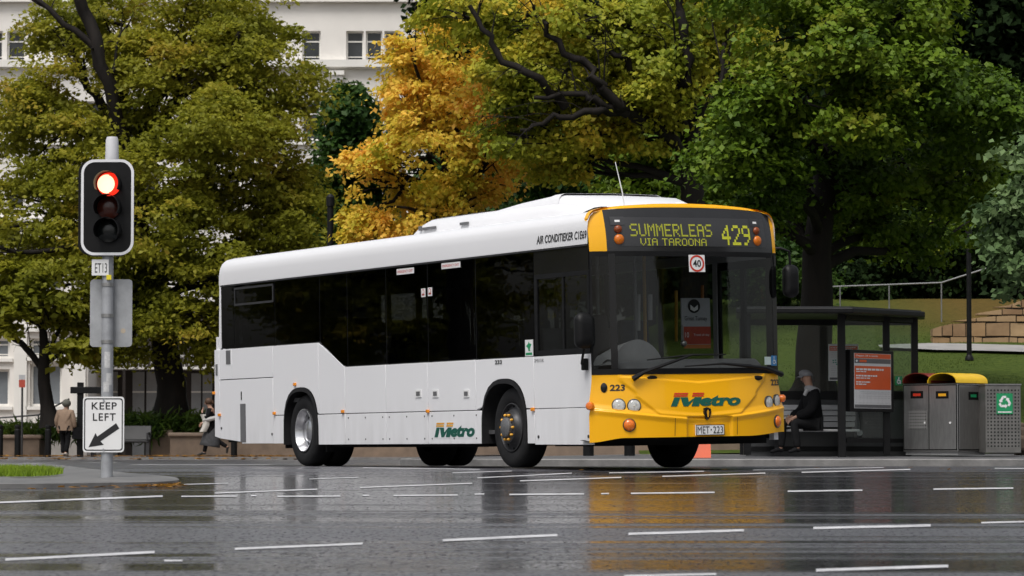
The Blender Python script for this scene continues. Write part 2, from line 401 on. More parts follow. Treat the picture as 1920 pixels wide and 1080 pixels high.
for x1, x2, y in ((240, 500, 52.6), (-80, 95, 62.), (150, 215, 64.)):
    a, b_ = X_at(x1, y), X_at(x2, y)
    mb.add([(a, y, .004), (b_, y, .004), (b_, y + 1.6, .004), (a, y + 1.6, .004)], [(0, 1, 2, 3)])
struct(mb.build('road_markings', PAINT, smooth=0))

# traffic island at the left
isl_px = [(-160, 917), (60, 916), (150, 914.5), (250, 913), (318, 911), (336, 908.5), (335, 905), (310, 901.5), (250, 896), (160, 887), (60, 876.5), (-160, 872)]
isl = []
for p in isl_px:
    q = on_road(*p); isl.append(q)
def smooth_loop(pts, it=2):
    for _ in range(it):
        r = []
        for i in range(len(pts)):
            a, b_ = pts[i], pts[(i + 1) % len(pts)]; r += [a * .75 + b_ * .25, a * .25 + b_ * .75]
        pts = r
    return pts
isl = smooth_loop(isl, 2); cen = sum(isl, Vector()) / len(isl)
def island_top(x, y): return zroad(x, y) + .055
mb = MB(); n = len(isl); vs = []
for p in isl: vs.append((p.x, p.y, zroad(p.x, p.y) - .1))
for p in isl: vs.append((p.x, p.y, island_top(p.x, p.y) - .01))
for p in isl:
    q = p + (cen - p).normalized() * .05; vs.append((q.x, q.y, island_top(q.x, q.y)))
for p in isl:
    q = p + (cen - p).normalized() * .2; vs.append((q.x, q.y, island_top(q.x, q.y) + .002))
fs = []
for k in range(3): fs += [(k * n + i, k * n + (i + 1) % n, (k + 1) * n + (i + 1) % n, (k + 1) * n + i) for i in range(n)]
fs.append(tuple(range(3 * n, 4 * n))); mb.add(vs, fs)
struct(mb.build('traffic_island', mat('island_concrete', (.135, .132, .13), .5, var=.28, vs=2.2, bump=.2, bs=40), smooth=30))
def blades(name, pts, h, wd, m, label, n_per=1):
    P = np.array(pts); k = len(P); a = rng.uniform(0, 2 * np.pi, k); hh = h * rng.uniform(.6, 1.3, k); lean = rng.normal(0, .35, (k, 2)) * hh[:, None]
    d = np.stack([np.cos(a), np.sin(a)], 1) * wd / 2
    v = np.zeros((k, 3, 3)); v[:, 0, :2] = P[:, :2] - d; v[:, 1, :2] = P[:, :2] + d; v[:, 0, 2] = P[:, 2]; v[:, 1, 2] = P[:, 2]
    v[:, 2, :2] = P[:, :2] + lean; v[:, 2, 2] = P[:, 2] + hh
    me = bpy.data.meshes.new(name); me.from_pydata(v.reshape(-1, 3).tolist(), [], [(3 * i, 3 * i + 1, 3 * i + 2) for i in range(k)])
    me.materials.append(m); o = bpy.data.objects.new(name, me); COL.objects.link(o)
    at_ = me.attributes.new('tint', 'FLOAT', 'FACE'); at_.data.foreach_set('value', rng.random(k))
    return stuff(o, label, 'grass')

# ------------------------------------------------------------------ foliage
def leaf_mat(name, cols, pscale=.35, trans=.3, rough=.55, tintw=.45, spec=.22):
    m = bpy.data.materials.new(name); m.use_nodes = True; t = m.node_tree; t.nodes.clear()
    o = t.nodes.new('ShaderNodeOutputMaterial'); tc = t.nodes.new('ShaderNodeTexCoord')
    n = t.nodes.new('ShaderNodeTexNoise'); n.inputs['Scale'].default_value = pscale; n.inputs['Detail'].default_value = 3
    t.links.new(tc.outputs['Object'], n.inputs['Vector'])
    a = t.nodes.new('ShaderNodeAttribute'); a.attribute_name = 'tint'
    mr = t.nodes.new('ShaderNodeMapRange'); mr.inputs['From Min'].default_value = .3; mr.inputs['From Max'].default_value = .7
    t.links.new(n.outputs['Fac'], mr.inputs['Value'])
    mx = t.nodes.new('ShaderNodeMix'); mx.data_type = 'FLOAT'; mx.inputs[0].default_value = tintw
    t.links.new(mr.outputs[0], mx.inputs[2]); t.links.new(a.outputs['Fac'], mx.inputs[3])
    rp = t.nodes.new('ShaderNodeValToRGB'); els = rp.color_ramp.elements
    for i, c in enumerate(cols):
        p = .12 + .76 * i / (len(cols) - 1)
        e = els[i] if i < 2 else els.new(p)
        e.position = p; e.color = (*c, 1)
    t.links.new(mx.outputs[0], rp.inputs[0])
    d = t.nodes.new('ShaderNodeBsdfPrincipled'); d.inputs['Roughness'].default_value = rough; d.inputs['Specular IOR Level'].default_value = spec
    tr = t.nodes.new('ShaderNodeBsdfTranslucent'); ms = t.nodes.new('ShaderNodeMixShader'); ms.inputs[0].default_value = trans
    t.links.new(rp.outputs[0], d.inputs['Base Color']); t.links.new(rp.outputs[0], tr.inputs[0])
    t.links.new(d.outputs[0], ms.inputs[1]); t.links.new(tr.outputs[0], ms.inputs[2]); t.links.new(ms.outputs[0], o.inputs[0])
    MATS[name] = m; return m
BARK = mat('wet_bark', (.013, .0105, .009), .8, spec=.2, var=.45, vs=5, bump=.5, bs=14, stretch=(1, 1, .3))
LEAF_ELM = leaf_mat('elm_leaf', [(.13, .15, .014), (.235, .245, .022), (.33, .315, .03), (.44, .3, .04)], .3, trans=.5)
LEAF_GOLD = leaf_mat('golden_leaf', [(.3, .32, .02), (.62, .5, .045), (.88, .57, .085), (.94, .52, .12)], .42, trans=.42)
LEAF_YEL = leaf_mat('yellow_green_leaf', [(.1, .145, .012), (.24, .28, .022), (.42, .4, .035), (.72, .48, .05)], .28, trans=.38)
LEAF_GRN = leaf_mat('maple_leaf', [(.03, .065, .005), (.07, .13, .008), (.13, .2, .012), (.22, .23, .018)], .3, trans=.25)
LEAF_MID = leaf_mat('shrub_leaf', [(.015, .045, .008), (.03, .075, .01), (.055, .1, .012)], .4)
LEAF_DRK = leaf_mat('evergreen_leaf', [(.005, .011, .003), (.009, .02, .005), (.018, .034, .007)], .4, trans=.1, rough=.8, spec=.08)
LEAF_BLU = leaf_mat('plane_leaf', [(.06, .11, .045), (.11, .18, .065), (.19, .27, .11)], .8)
LEAF_PLT = leaf_mat('planter_leaf', [(.02, .05, .008), (.06, .11, .012), (.11, .15, .02)], 1.5)
GRASS = leaf_mat('grass_blade', [(.034, .056, .009), (.05, .074, .012), (.066, .092, .016)], .5, spec=.08)

def leaf_mesh(name, C, OUT, per, cr, flat, L, ratio, up=.7, outw=.5, rnd=.6, droop=0.):
    N = len(C) * per; idx = np.repeat(np.arange(len(C)), per)
    crs = (np.asarray(cr) * np.ones(len(C)))[idx]
    g = rng.normal(0, .5, (N, 3)) * crs[:, None]; g[:, 2] *= flat
    # a clump is a loose dome: its rim hangs below its middle
    g[:, 2] -= droop * (g[:, 0] ** 2 + g[:, 1] ** 2) / crs
    P = C[idx] + g
    n = np.array([0, 0, 1.]) * up + OUT[idx] * outw + rng.normal(0, rnd, (N, 3)); n /= np.linalg.norm(n, axis=1)[:, None]
    t = OUT[idx] * .5 + rng.normal(0, .7, (N, 3)); t -= n * (t * n).sum(1)[:, None]; t /= np.linalg.norm(t, axis=1)[:, None]
    s = np.cross(n, t); l = (L * rng.uniform(.6, 1.35, N))[:, None]; wd = l * ratio
    fold = n * l * .12
    V = np.stack([P - t * l * .5, P + s * wd * .5 + fold - t * l * .05, P + t * l * .5, P - s * wd * .5 + fold - t * l * .05], 1).reshape(-1, 3)
    me = bpy.data.meshes.new(name); me.vertices.add(4 * N); me.vertices.foreach_set('co', V.ravel().astype(np.float32))
    me.loops.add(4 * N); me.loops.foreach_set('vertex_index', np.arange(4 * N, dtype=np.int32))
    me.polygons.add(N); me.polygons.foreach_set('loop_start', np.arange(0, 4 * N, 4, dtype=np.int32))
    me.update(calc_edges=True)
    ct = rng.random(len(C)); tint = np.clip(.55 * ct[idx] + .45 * rng.random(N), 0, 1)
    a = me.attributes.new('tint', 'FLOAT', 'FACE'); a.data.foreach_set('value', tint.astype(np.float32))
    return me
def clumps_in(blobs, dens, gap=-.3, shell=.45, bumpy=.28):
    C = []; O = []; own = []
    for bi, (px, py, rx, ry, d, rd) in enumerate(blobs):
        c = at(px, py, d); k = d / F_PX; r = Vector((rx * k, rd, ry * k))
        n = max(6, int(dens * (r.x * r.y * r.z) ** (2 / 3)))
        for _ in range(n):
            v = Vector(rng.normal(0, 1, 3)); v.normalize()
            rad = (shell ** 3 + (1 - shell ** 3) * rng.random()) ** (1 / 3)
            rad *= 1 + bumpy * noise.noise(v * 2.1 + Vector((bi * 7.1, 3, 1)))
            p = c + Vector((v.x * r.x, v.y * r.y, v.z * r.z)) * rad
            if noise.noise(p * .85) < gap: continue
            C.append(p); O.append(v); own.append(bi)
    return C, O, own
def wob(a, b, n, amp):
    a, b = Vector(a), Vector(b); L = (b - a).length; pts = []
    for i in range(n + 1):
        t = i / n; q = a.lerp(b, t); e = math.sin(math.pi * t) * amp * L
        q += Vector((noise.noise(q * .6 + Vector((5, 0, 0))), noise.noise(q * .6 + Vector((0, 9, 0))), noise.noise(q * .6) + .35)) * e
        pts.append(q)
    return pts
def tree(name, label, trunk, blobs, leaf, dens=26, per=55, cr=.5, flat=.55, L=.2, ratio=.62, gap=-.3, shell=.45, limbs=(), r0=.3, twigs=10, group=None,
         up=.7, outw=.5, rnd=.6, droop=.25, bumpy=.28, limb_r=.4, cat='tree'):
    # trunk: list of (px, py, d) from the root up; the first point is dropped to the ground
    pts = [at(*p) for p in trunk]; base = pts[0]
    root = empty(name, base, label, cat, group)
    mb = MB(); n = len(pts)
    fine = []; rr = []
    for i in range(n - 1):
        for k in range(4):
            t = k / 4; fine.append(pts[i].lerp(pts[i + 1], t)); q = (i + t) / (n - 1); rr.append(r0 * (1 - .55 * q) * (1 + .55 * max(0, 1 - q * 7)))
    fine.append(pts[-1]); rr.append(r0 * .45)
    for i in range(1, len(fine) - 1): fine[i] = fine[i] + Vector((noise.noise(fine[i] * .9), noise.noise(fine[i] * .9 + Vector((3, 3, 3))), 0)) * r0 * .22
    mb.tube(fine, rr, 10)
    C, O, own = clumps_in(blobs, dens, gap, shell, bumpy)
    fork = [p for p in fine[len(fine) // 2:]]
    for px_l, ra, rb in limbs:
        q = [at(*p) for p in px_l]; f = []
        for i in range(len(q) - 1):
            for k in range(3): f.append(q[i].lerp(q[i + 1], k / 3) + Vector(rng.normal(0, .3, 3)) * ra)
        f.append(q[-1]); ra *= .8; rb *= .75; mb.tube(f, [lerp(ra, rb, i / (len(f) - 1)) for i in range(len(f))], 7)
        for _ in range(len(f) // 2):
            i = random.randint(1, len(f) - 2); t_ = (f[i + 1] - f[i - 1]).normalized(); sd0 = Vector(rng.normal(0, 1, 3)); sd0.y *= .5
            e = f[i] + (t_ * .7 + sd0.normalized() * .8 + Vector((0, 0, .25))) * random.uniform(.5, 1.9); tw = wob(f[i], e, 5, .22); r_ = rb * random.uniform(.25, .6)
            mb.tube(tw, [lerp(r_, .006, j / 5) for j in range(6)], 5)
            for j in (2, 3, 4):
                if random.random() < .7:
                    e2 = tw[j] + (t_ * .5 + Vector(rng.normal(0, .7, 3))).normalized() * random.uniform(.25, .8); mb.tube(wob(tw[j], e2, 3, .2), [r_ * .4, r_ * .3, r_ * .2, .004], 4)
    for bi, (px, py, rx, ry, d, rd) in enumerate(blobs):
        c = at(px, py, d); s = min(fork, key=lambda p: (p - c).length + .6 * abs(p.z - (c.z - 1)))
        path = wob(s, c, 7, .16); ra = r0 * limb_r
        mb.tube(path, [lerp(ra, ra * .3, i / 7) for i in range(8)], 6)
        mine = [i for i in range(len(C)) if own[i] == bi]
        for i in random.sample(mine, min(twigs, len(mine))):
            st = path[random.randint(3, 7)]; tw = wob(st, C[i], 4, .14)
            mb.tube(tw, [lerp(ra * .3, ra * .07, j / 4) for j in range(5)], 4)
    loc = Matrix.Translation(-base)
    mb.v = [tuple(Vector(p) - base) for p in mb.v]
    mb.build('trunk', BARK, root, smooth=60)
    me = leaf_mesh('crown', np.array([tuple(p - base) for p in C]), np.array([tuple(v) for v in O]), per, np.array([cr * random.uniform(.7, 1.35) for _ in C]), flat, L, ratio, up, outw, rnd, droop)
    me.materials.append(leaf); o = bpy.data.objects.new('crown', me); COL.objects.link(o); o.parent = root
    return root

# the big elm at the left and the young one beside it
tree('elm_tree', 'big olive-green elm with thick dark trunk rising from the stone planter behind the traffic signal',
     [(322, 815, 103), (320, 720, 103), (305, 610, 103), (285, 530, 103), (268, 450, 103.5), (240, 300, 104)],
     [(120,235,150,140,104,2.6),(40,420,110,110,103,2.2),(330,160,150,140,104,3),(480,140,110,130,104,2.2),(250,400,170,140,102,3),(470,330,125,130,103,2.6),(520,460,80,110,103,2),
      (400,520,150,90,102,2.4),(130,520,110,70,102,2),(240,50,150,80,105,2.6),(430,20,130,80,105,2.4),(70,200,60,70,105,1.6),(340,590,90,50,101,1.8),(490,580,80,60,103,1.8),(560,380,40,120,104,1.4),(110,50,60,60,105,1.6),(420,240,120,90,102,2.6),(200,600,80,50,102,1.5),(225,655,50,35,102,1),(395,630,45,45,102,1),(430,660,30,40,102.5,.8),(250,560,60,50,102,1.2)],
     LEAF_ELM, dens=26, per=125, cr=.64, flat=.26, L=.165, ratio=.62, gap=-.2, shell=.35, r0=.5, twigs=9, up=.75, outw=.4, rnd=.6, droop=.35,
     limbs=[([(285,530,103),(240,330,103),(200,150,102),(165,40,102),(140,-40,102)], .3, .24), ([(180,90,102),(120,40,102),(50,-10,102)], .15, .08),
            ([(280,490,103),(160,462,101.5),(60,470,101),(-20,462,101)], .14, .07), ([(285,530,103),(370,350,103),(410,180,103),(450,60,103)], .22, .1), ([(320,640,103),(250,545,102),(215,480,101)], .16, .08)])
tree('elm_tree', 'slim leaning elm with forked dark trunk before the cream building, far left',
     [(95, 800, 101), (84, 720, 101), (82, 650, 101), (78, 610, 101)],
     [(20,585,80,45,101,1.5),(110,585,70,45,101,1.4),(60,540,90,50,101,1.6),(150,640,45,35,101,1)], LEAF_ELM, dens=34, per=60, cr=.5, flat=.22, L=.24, ratio=.6, r0=.23, gap=-.25, shell=.3, up=.9, outw=.35, rnd=.45,
     limbs=[([(84,700,101),(50,655,101),(15,628,101),(-30,600,101)], .14, .08), ([(84,690,101),(110,620,101),(130,560,101)], .1, .06)])
tree('evergreen_tree', 'small dark green tree in front of the cream office building, between elm and golden maple',
     [(635, 820, 118), (638, 520, 118), (642, 380, 118)], [(655,215,50,60,118,2),(640,310,60,80,118,2.4),(622,410,60,80,118,2.2),(690,330,50,120,118,2),(640,500,70,80,118,2)], LEAF_MID, dens=40, per=60, cr=.5, flat=.6, L=.24, r0=.25, gap=-.5, shell=.3)
tree('maple_tree', 'golden-orange autumn maple standing behind the middle of the bus',
     [(850, 845, 84), (848, 620, 84), (842, 450, 84), (836, 300, 84)],
     [(835,105,100,70,84,2),(760,165,60,85,83.5,1.6),(885,195,95,95,83,2),(800,285,110,85,82.5,2.2),(920,295,65,80,83,1.7),(700,335,55,60,82.5,1.4),(675,420,38,45,82.5,1),(765,390,85,60,82,1.7),(870,370,70,50,83,1.5),(700,440,60,30,82.5,1.1),(655,300,16,18,82.5,.4)],
     LEAF_GOLD, dens=52, per=64, cr=.33, flat=.5, L=.13, ratio=.75, gap=-.15, shell=.5, r0=.28, twigs=12, up=.6, outw=.6, rnd=.55,
     limbs=[([(838,320,84),(800,200,83),(770,90,82.5)], .1, .04), ([(838,340,84),(760,360,83),(690,400,82)], .1, .04)])
tree('maple_tree', 'wide yellow-green maple with bare dark boughs showing, above the bus roof',
     [(1300, 840, 80), (1305, 600, 80), (1300, 400, 80), (1290, 200, 80), (1282, 40, 80)],
     [(870,30,110,60,80,1.6),(1000,50,110,70,80,1.8),(1010,170,70,70,79,1.4),(1090,130,90,70,79.5,1.8),(1180,60,110,80,80,2),(1250,120,80,80,79,1.6),(1290,30,100,70,80,2),(1100,250,110,40,79.5,1.5),(1210,240,70,50,79.5,1.2),(960,250,60,45,79,1.2),(1120,190,70,40,79,1.),(1040,110,70,45,79,1.),(1230,190,60,50,78.5,1.2),(940,130,60,40,79,1.2),(1180,130,60,40,79,1.),(1060,20,60,40,78,1.),(950,190,40,40,79,.9),(1380,50,70,80,80,1.6),(1040,300,80,40,80,1.2)],
     LEAF_YEL, dens=44, per=80, cr=.36, flat=.5, L=.135, ratio=.75, gap=-.2, shell=.45, r0=.4, twigs=12, limb_r=.25, up=.6, outw=.6, rnd=.55,
     limbs=[([(1300,300,80),(1235,240,79),(1171,207,78),(1138,167,77.5),(1119,144,77.5),(1078,107,77.5),(1034,63,77.5),(1000,10,77.5)], .22, .07), ([(1171,207,78),(1119,189,77.5),(1082,176,77.5),(1001,183,77.5)], .14, .06),
            ([(1160,210,78),(1119,207,77.5),(1052,222,77.5),(1015,231,77.5),(975,244,77.5)], .13, .05), ([(1200,160,78.5),(1175,111,78),(1119,78,78),(1086,60,78)], .11, .05),
            ([(1290,200,79),(1286,148,78),(1282,48,78),(1275,-30,78)], .18, .14), ([(1060,200,78),(1010,152,77.5),(940,112,77.5),(918,76,77.5),(880,10,77.5)], .13, .07), ([(1300,240,79),(1360,130,79),(1372,20,79)], .12, .06), ([(1330,190,78),(1352,160,78),(1358,80,78)], .09, .06)])
for k, (lab, px, bl) in enumerate([
    ('low dark green leafy tree right behind the rear end of the bus roof vent', 900, [(880,335,80,60,92,2),(960,370,80,60,92,2),(820,400,60,50,92,1.5),(930,290,60,40,92,1.4)]),
    ('low dark green leafy tree behind the middle of the white roof unit', 1060, [(1040,310,90,70,90,2.2),(1100,360,90,50,90,2),(1010,380,80,40,90,1.8),(1120,280,60,40,90,1.5)]),
    ('low green leafy tree behind the whip aerial of the bus', 1220, [(1190,340,60,60,86,1.6),(1255,330,70,70,86,1.8),(1220,270,80,50,86,1.8),(1300,380,70,60,86,1.6),(1330,310,60,70,86,1.6)])]):
    tree('leafy_tree', lab, [(px, 838, bl[0][4]), (px, 500, bl[0][4]), (px, 380, bl[0][4])], bl, LEAF_MID if k < 2 else LEAF_GRN, dens=46, per=50, cr=.42, flat=.5, L=.19, gap=-.45, shell=.3, r0=.16)
tree('maple_tree', 'broad fresh green maple with dark trunk rising behind the bus shelter',
     [(1522, 765, 66), (1524, 690, 66), (1528, 600, 66), (1535, 480, 66), (1550, 330, 66), (1560, 180, 66)],
     [(1530,70,130,75,63,2),(1640,110,120,75,62.5,2),(1400,190,70,65,62.5,1.5),(1490,185,90,75,62,1.8),(1365,280,65,75,63,1.4),(1435,325,80,65,63.5,1.6),(1740,165,110,65,63,1.9),(1600,220,120,65,62.5,2),(1570,340,130,70,66.5,2),
      (1690,300,120,70,66.5,2),(1830,200,100,75,64.5,1.8),(1800,330,110,80,67.5,1.8),(1460,-30,150,60,64,2.4),(1600,-40,150,60,64,2.4),(1640,430,130,50,68.5,1.6),(1400,395,55,40,64.5,1.1),(1700,20,100,60,63.5,2),(1490,420,80,45,67,1.4),(1780,440,110,60,69.5,1.6)],
     LEAF_GRN, dens=50, per=95, cr=.40, flat=.40, L=.125, ratio=.75, gap=-.14, shell=.5, r0=.42, twigs=9, up=.75, outw=.5, rnd=.5, limb_r=.3)
for k, (px, d, ex) in enumerate([(925,112,'behind the golden maple'),(1010,110,'behind the yellow-green boughs left of the aerial'),(1190,108,'straight behind the roof of the bus cab'),(1370,106,'above the lit route number'),
                             (1540,102,'behind the crown of the fresh green maple'),(1710,101,'behind the sloping handrail'),(1870,100,'above the sandstone wall'),(2040,99,'at the right edge of the photo')]):
    tree('evergreen_tree', 'tall dark evergreen tree ' + ex, [(px, 560 if px > 1300 else 838, d), (px, 300, d), (px, 60, d)],
         [(px,0,130,130,d,2.4),(px-50,170,110,120,d,2.4),(px+50,190,110,130,d,2.4),(px,350,130,120,d,2.4),(px-30,490,120,80,d,2),(px+60,470,100,90,d,2)], LEAF_DRK, dens=24, per=110, cr=.8, flat=.6, L=.27, ratio=.7, gap=-.7, shell=.2, r0=.35, twigs=3, group='dark evergreens behind the park')
for k, (px, d, lab, bl) in enumerate([
    (1470, 88, 'dark leafy undergrowth tree behind the bus mirror, left of the shelter roof', [(1450,470,60,60,88,1.6),(1500,520,60,40,87,1.4),(1430,540,50,40,88,1.2)]),
    (1600, 92, 'dark leafy undergrowth tree above the shelter roof, behind the handrail', [(1590,490,80,60,92,2),(1650,450,70,60,92,2),(1620,530,80,35,91.5,1.6)]),
    (1740, 93, 'dark leafy undergrowth tree left of the black pole, behind the handrail', [(1730,480,80,60,93,2),(1790,440,70,60,93,2),(1760,520,70,35,92.5,1.6),(1860,480,70,50,93,1.8)])]):
    tree('leafy_tree', lab, [(px, 580, d), (px, 500, d), (px, 430, d)], bl, LEAF_MID if k == 0 else LEAF_DRK, dens=40, per=70, cr=.45, flat=.5, L=.17, gap=-.4, shell=.25, r0=.14)
tree('plane_tree', 'pale grey-green leafy tree reaching in from the right edge above the stone wall',
     [(2030, 850, 50), (2020, 600, 50), (1990, 400, 50)], [(1930,300,50,60,50,.8),(1915,400,65,60,50,.8),(1930,490,70,60,50,.9),(1905,545,45,25,50,.5),(1860,395,22,14,50,.3),(1985,420,60,150,50,.9),(1870,460,25,30,50,.4)],
     LEAF_BLU, dens=90, per=40, cr=.26, flat=.5, L=.12, ratio=.75, gap=-.25, shell=.3, r0=.16, twigs=8, bumpy=.4)

# unseen trees added outside the frame so the bus glass and wet road mirror them
elm = bpy.data.objects['elm_tree']; evg = bpy.data.objects['evergreen_tree.001']
for k, (src, x, y, rz, lab) in enumerate([(elm, -38, 74, 1.0, 'unseen elm tree added beyond the left edge for reflections'), (evg, -46, 84, 2.0, 'unseen evergreen added beyond the left edge for reflections'), (evg, -30, 66, .4, 'unseen evergreen added for reflections, nearest beyond the left edge'), (evg, -57, 92, 3., 'unseen evergreen added for reflections, furthest beyond the left edge'),
                           (elm, 34, 17, 2.4, 'unseen elm tree added beyond the right edge for reflections'), (evg, 47, 10, .8, 'unseen evergreen added for reflections, furthest beyond the right edge'), (evg, 30, 26, 2.9, 'unseen evergreen added for reflections, nearest beyond the right edge')]):
    c = copy_tree(src); c.location = (x, y, -.2); c.rotation_euler.z = rz; tag(c, lab, 'tree', 'unseen trees added for reflections')

# ------------------------------------------------------------------ the park slope on the right
def lawn_mat():
    m = bpy.data.materials.new('lawn'); m.use_nodes = True; t = m.node_tree; b = t.nodes['Principled BSDF']; b.inputs['Roughness'].default_value = .85; b.inputs['Specular IOR Level'].default_value = .08
    tc = t.nodes.new('ShaderNodeTexCoord'); sp = t.nodes.new('ShaderNodeSeparateXYZ'); t.links.new(tc.outputs['Object'], sp.inputs[0])
    n = t.nodes.new('ShaderNodeTexNoise'); n.inputs['Scale'].default_value = .5; n.inputs['Detail'].default_value = 8; t.links.new(tc.outputs['Object'], n.inputs['Vector'])
    n2 = t.nodes.new('ShaderNodeTexNoise'); n2.inputs['Scale'].default_value = 7; n2.inputs['Detail'].default_value = 4; t.links.new(tc.outputs['Object'], n2.inputs['Vector'])
    rp = t.nodes.new('ShaderNodeValToRGB'); rp.color_ramp.elements[0].color = (.036, .058, .01, 1); rp.color_ramp.elements[1].color = (.066, .092, .016, 1)
    rp.color_ramp.elements[0].position = .3; rp.color_ramp.elements[1].position = .7; t.links.new(n2.outputs['Fac'], rp.inputs[0])
    # bare, leaf-strewn bank towards the top of the slope
    r2 = t.nodes.new('ShaderNodeValToRGB'); r2.color_ramp.elements[0].color = (.05, .042, .012, 1); r2.color_ramp.elements[1].color = (.15, .095, .025, 1); t.links.new(n2.outputs['Fac'], r2.inputs[0])
    a = t.nodes.new('ShaderNodeMath'); a.operation = 'MULTIPLY_ADD'; t.links.new(n.outputs['Fac'], a.inputs[0]); a.inputs[1].default_value = 5; t.links.new(sp.outputs[1], a.inputs[2])
    mr = t.nodes.new('ShaderNodeMapRange'); mr.inputs['From Min'].default_value = 82.; mr.inputs['From Max'].default_value = 86.; t.links.new(a.outputs[0], mr.inputs['Value'])
    mrx = t.nodes.new('ShaderNodeMapRange'); mrx.inputs['From Min'].default_value = 8.; mrx.inputs['From Max'].default_value = 11.5; t.links.new(sp.outputs[0], mrx.inputs['Value'])
    ml = t.nodes.new('ShaderNodeMath'); ml.operation = 'MULTIPLY'; t.links.new(mr.outputs[0], ml.inputs[0]); t.links.new(mrx.outputs[0], ml.inputs[1])
    mx = t.nodes.new('ShaderNodeMix'); mx.data_type = 'RGBA'; t.links.new(ml.outputs[0], mx.inputs[0]); t.links.new(rp.outputs[0], mx.inputs[6]); t.links.new(r2.outputs[0], mx.inputs[7])
    t.links.new(mx.outputs[2], b.inputs['Base Color'])
    bp = t.nodes.new('ShaderNodeBump'); bp.inputs['Strength'].default_value = .6; bp.inputs['Distance'].default_value = .08; t.links.new(n2.outputs['Fac'], bp.inputs['Height']); t.links.new(bp.outputs[0], b.inputs['Normal'])
    return m
mb = MB(); hx = [2.2 + .8 * i for i in range(60)] + [60, 90, 140]; hy = [59.6 + .8 * i for i in range(46)] + [98 + 3 * i for i in range(25)]
nx, ny = len(hx) - 1, len(hy) - 1
mb.grid(lambda u, v: (hx[round(u * nx)], hy[round(v * ny)], zhill(hx[round(u * nx)], hy[round(v * ny)]) + .05 * noise.noise(Vector((hx[round(u * nx)], hy[round(v * ny)], 0)) * .5)), nx, ny)
struct(mb.build('park_slope', lawn_mat(), smooth=80))
mb = MB(); mb.add([(-1.8, 97.3, -.3), (2.2, 97.3, -.3), (2.2, 172, .1), (-1.8, 172, .1)], [(0, 1, 2, 3)]); mb.add([(2.2, 59.6, .16), (2.2, 172, .16), (-2, 172, .12), (-1.6, 97.3, .12)], [(0, 1, 2, 3)])
struct(mb.build('park_edge', FOOT, smooth=0))
pts = []
for _ in range(26000):
    y = random.uniform(60, 84); x = random.uniform(4.5, 13.5)
    pts.append((x, y, zhill(x, y) - .01))
blades('lawn_grass', pts, .035, .014, GRASS, 'short green grass on the park slope behind the bins')
# curved pale path across the slope
mb = MB(); rows = []
for i in range(41):
    x = lerp(8.2, 14, i / 40); yc = 77.4 - .09 * (x - 8.2) ** 2 * .6
    wdt = lerp(.25, .75, min(1, (x - 8.2) / 1.2))
    rows.append([(x, yc - wdt, zhill(x, yc - wdt) + .07), (x, yc + wdt, zhill(x, yc + wdt) + .07)])
mb.grid(lambda u, v: rows[round(v * 40)][round(u)], 1, 40)
struct(mb.build('park_path', mat('pale_path', (.3, .29, .28), .6, var=.15, vs=3), smooth=0))
def per_stone(m, cols):
    t = m.node_tree; b = t.nodes['Principled BSDF']; src = b.inputs['Base Color'].links[0].from_socket
    ge = t.nodes.new('ShaderNodeNewGeometry'); rp = t.nodes.new('ShaderNodeValToRGB')
    for i, c in enumerate(cols):
        e = rp.color_ramp.elements[i] if i < 2 else rp.color_ramp.elements.new(.5); e.position = i / (len(cols) - 1); e.color = (*c, 1)
    t.links.new(ge.outputs['Random Per Island'], rp.inputs[0]); mx = t.nodes.new('ShaderNodeMix'); mx.data_type = 'RGBA'; mx.inputs[0].default_value = .6
    t.links.new(src, mx.inputs[6]); t.links.new(rp.outputs[0], mx.inputs[7]); t.links.new(mx.outputs[2], b.inputs['Base Color'])
# sandstone retaining wall, block by block
root = empty('stone_wall', (X_at(1830, 79), 79, zhill(9, 79)), 'rough sandstone retaining wall rising to the right beside the pale path', 'wall')
b0 = root.location.copy()
top_px = [(1747, 614), (1775, 608), (1800, 602), (1850, 590), (1880, 577), (1905, 566), (1930, 558), (2000, 545)]
def wall_top(x):
    px = x / 79 * F_PX + 960
    for (a, ya), (b_, yb) in zip(top_px, top_px[1:]):
        if px <= b_: return Z_at(lerp(ya, yb, max(0, (px - a) / (b_ - a))), 79)
    return Z_at(545, 79)
STONE = mat('sandstone', (.17, .09, .04), .8, var=.4, vs=1.6, bump=.35, bs=9, col2=(.4, .27, .15))
per_stone(STONE, [(.2, .1, .045), (.3, .19, .1), (.42, .28, .15), (.13, .075, .04), (.34, .2, .09)])
mb = MB(); mm = MB(); xa, xb = X_at(1747, 79), X_at(2000, 79); z = zhill(9, 78.5) - .3
rr = random.Random(3); row = 0
mbk = MB()
while z < wall_top(xb):
    h = rr.choice([.16, .24, .33]); x = xa + rr.uniform(-.15, 0)
    while x < xb:
        l = rr.uniform(.18, .62); x1 = min(x + l, xb)
        xl, xr = max(x, xa) + .012, x1 - .012
        zl, zr = min(z + h, wall_top(xl)), min(z + h, wall_top(xr))
        if xr - xl > .05 and max(zl, zr) - z > .07:
            zl, zr = max(zl, z + .05), max(zr, z + .05)
            y0_ = 79 - .03 - rr.uniform(0, .05); zl -= rr.uniform(.008, .04); zr -= rr.uniform(.008, .04); z0_ = z + rr.uniform(.004, .02)
            mb.add([Vector(q) - b0 for q in ((xl, y0_, z0_), (xr, y0_, z0_), (xr, 79.4, z0_), (xl, 79.4, z0_), (xl, y0_, zl), (xr, y0_, zr), (xr, 79.4, zr), (xl, 79.4, zl))], [(0, 3, 2, 1), (4, 5, 6, 7), (0, 1, 5, 4), (1, 2, 6, 5), (2, 3, 7, 6), (3, 0, 4, 7)])
        if rr.random() < .35 and h > .2 and x1 - x < .4: x1 = x1
        x = x1
    z += h
o = mb.build('stone_facing', STONE, root, smooth=0, bevel=.03)
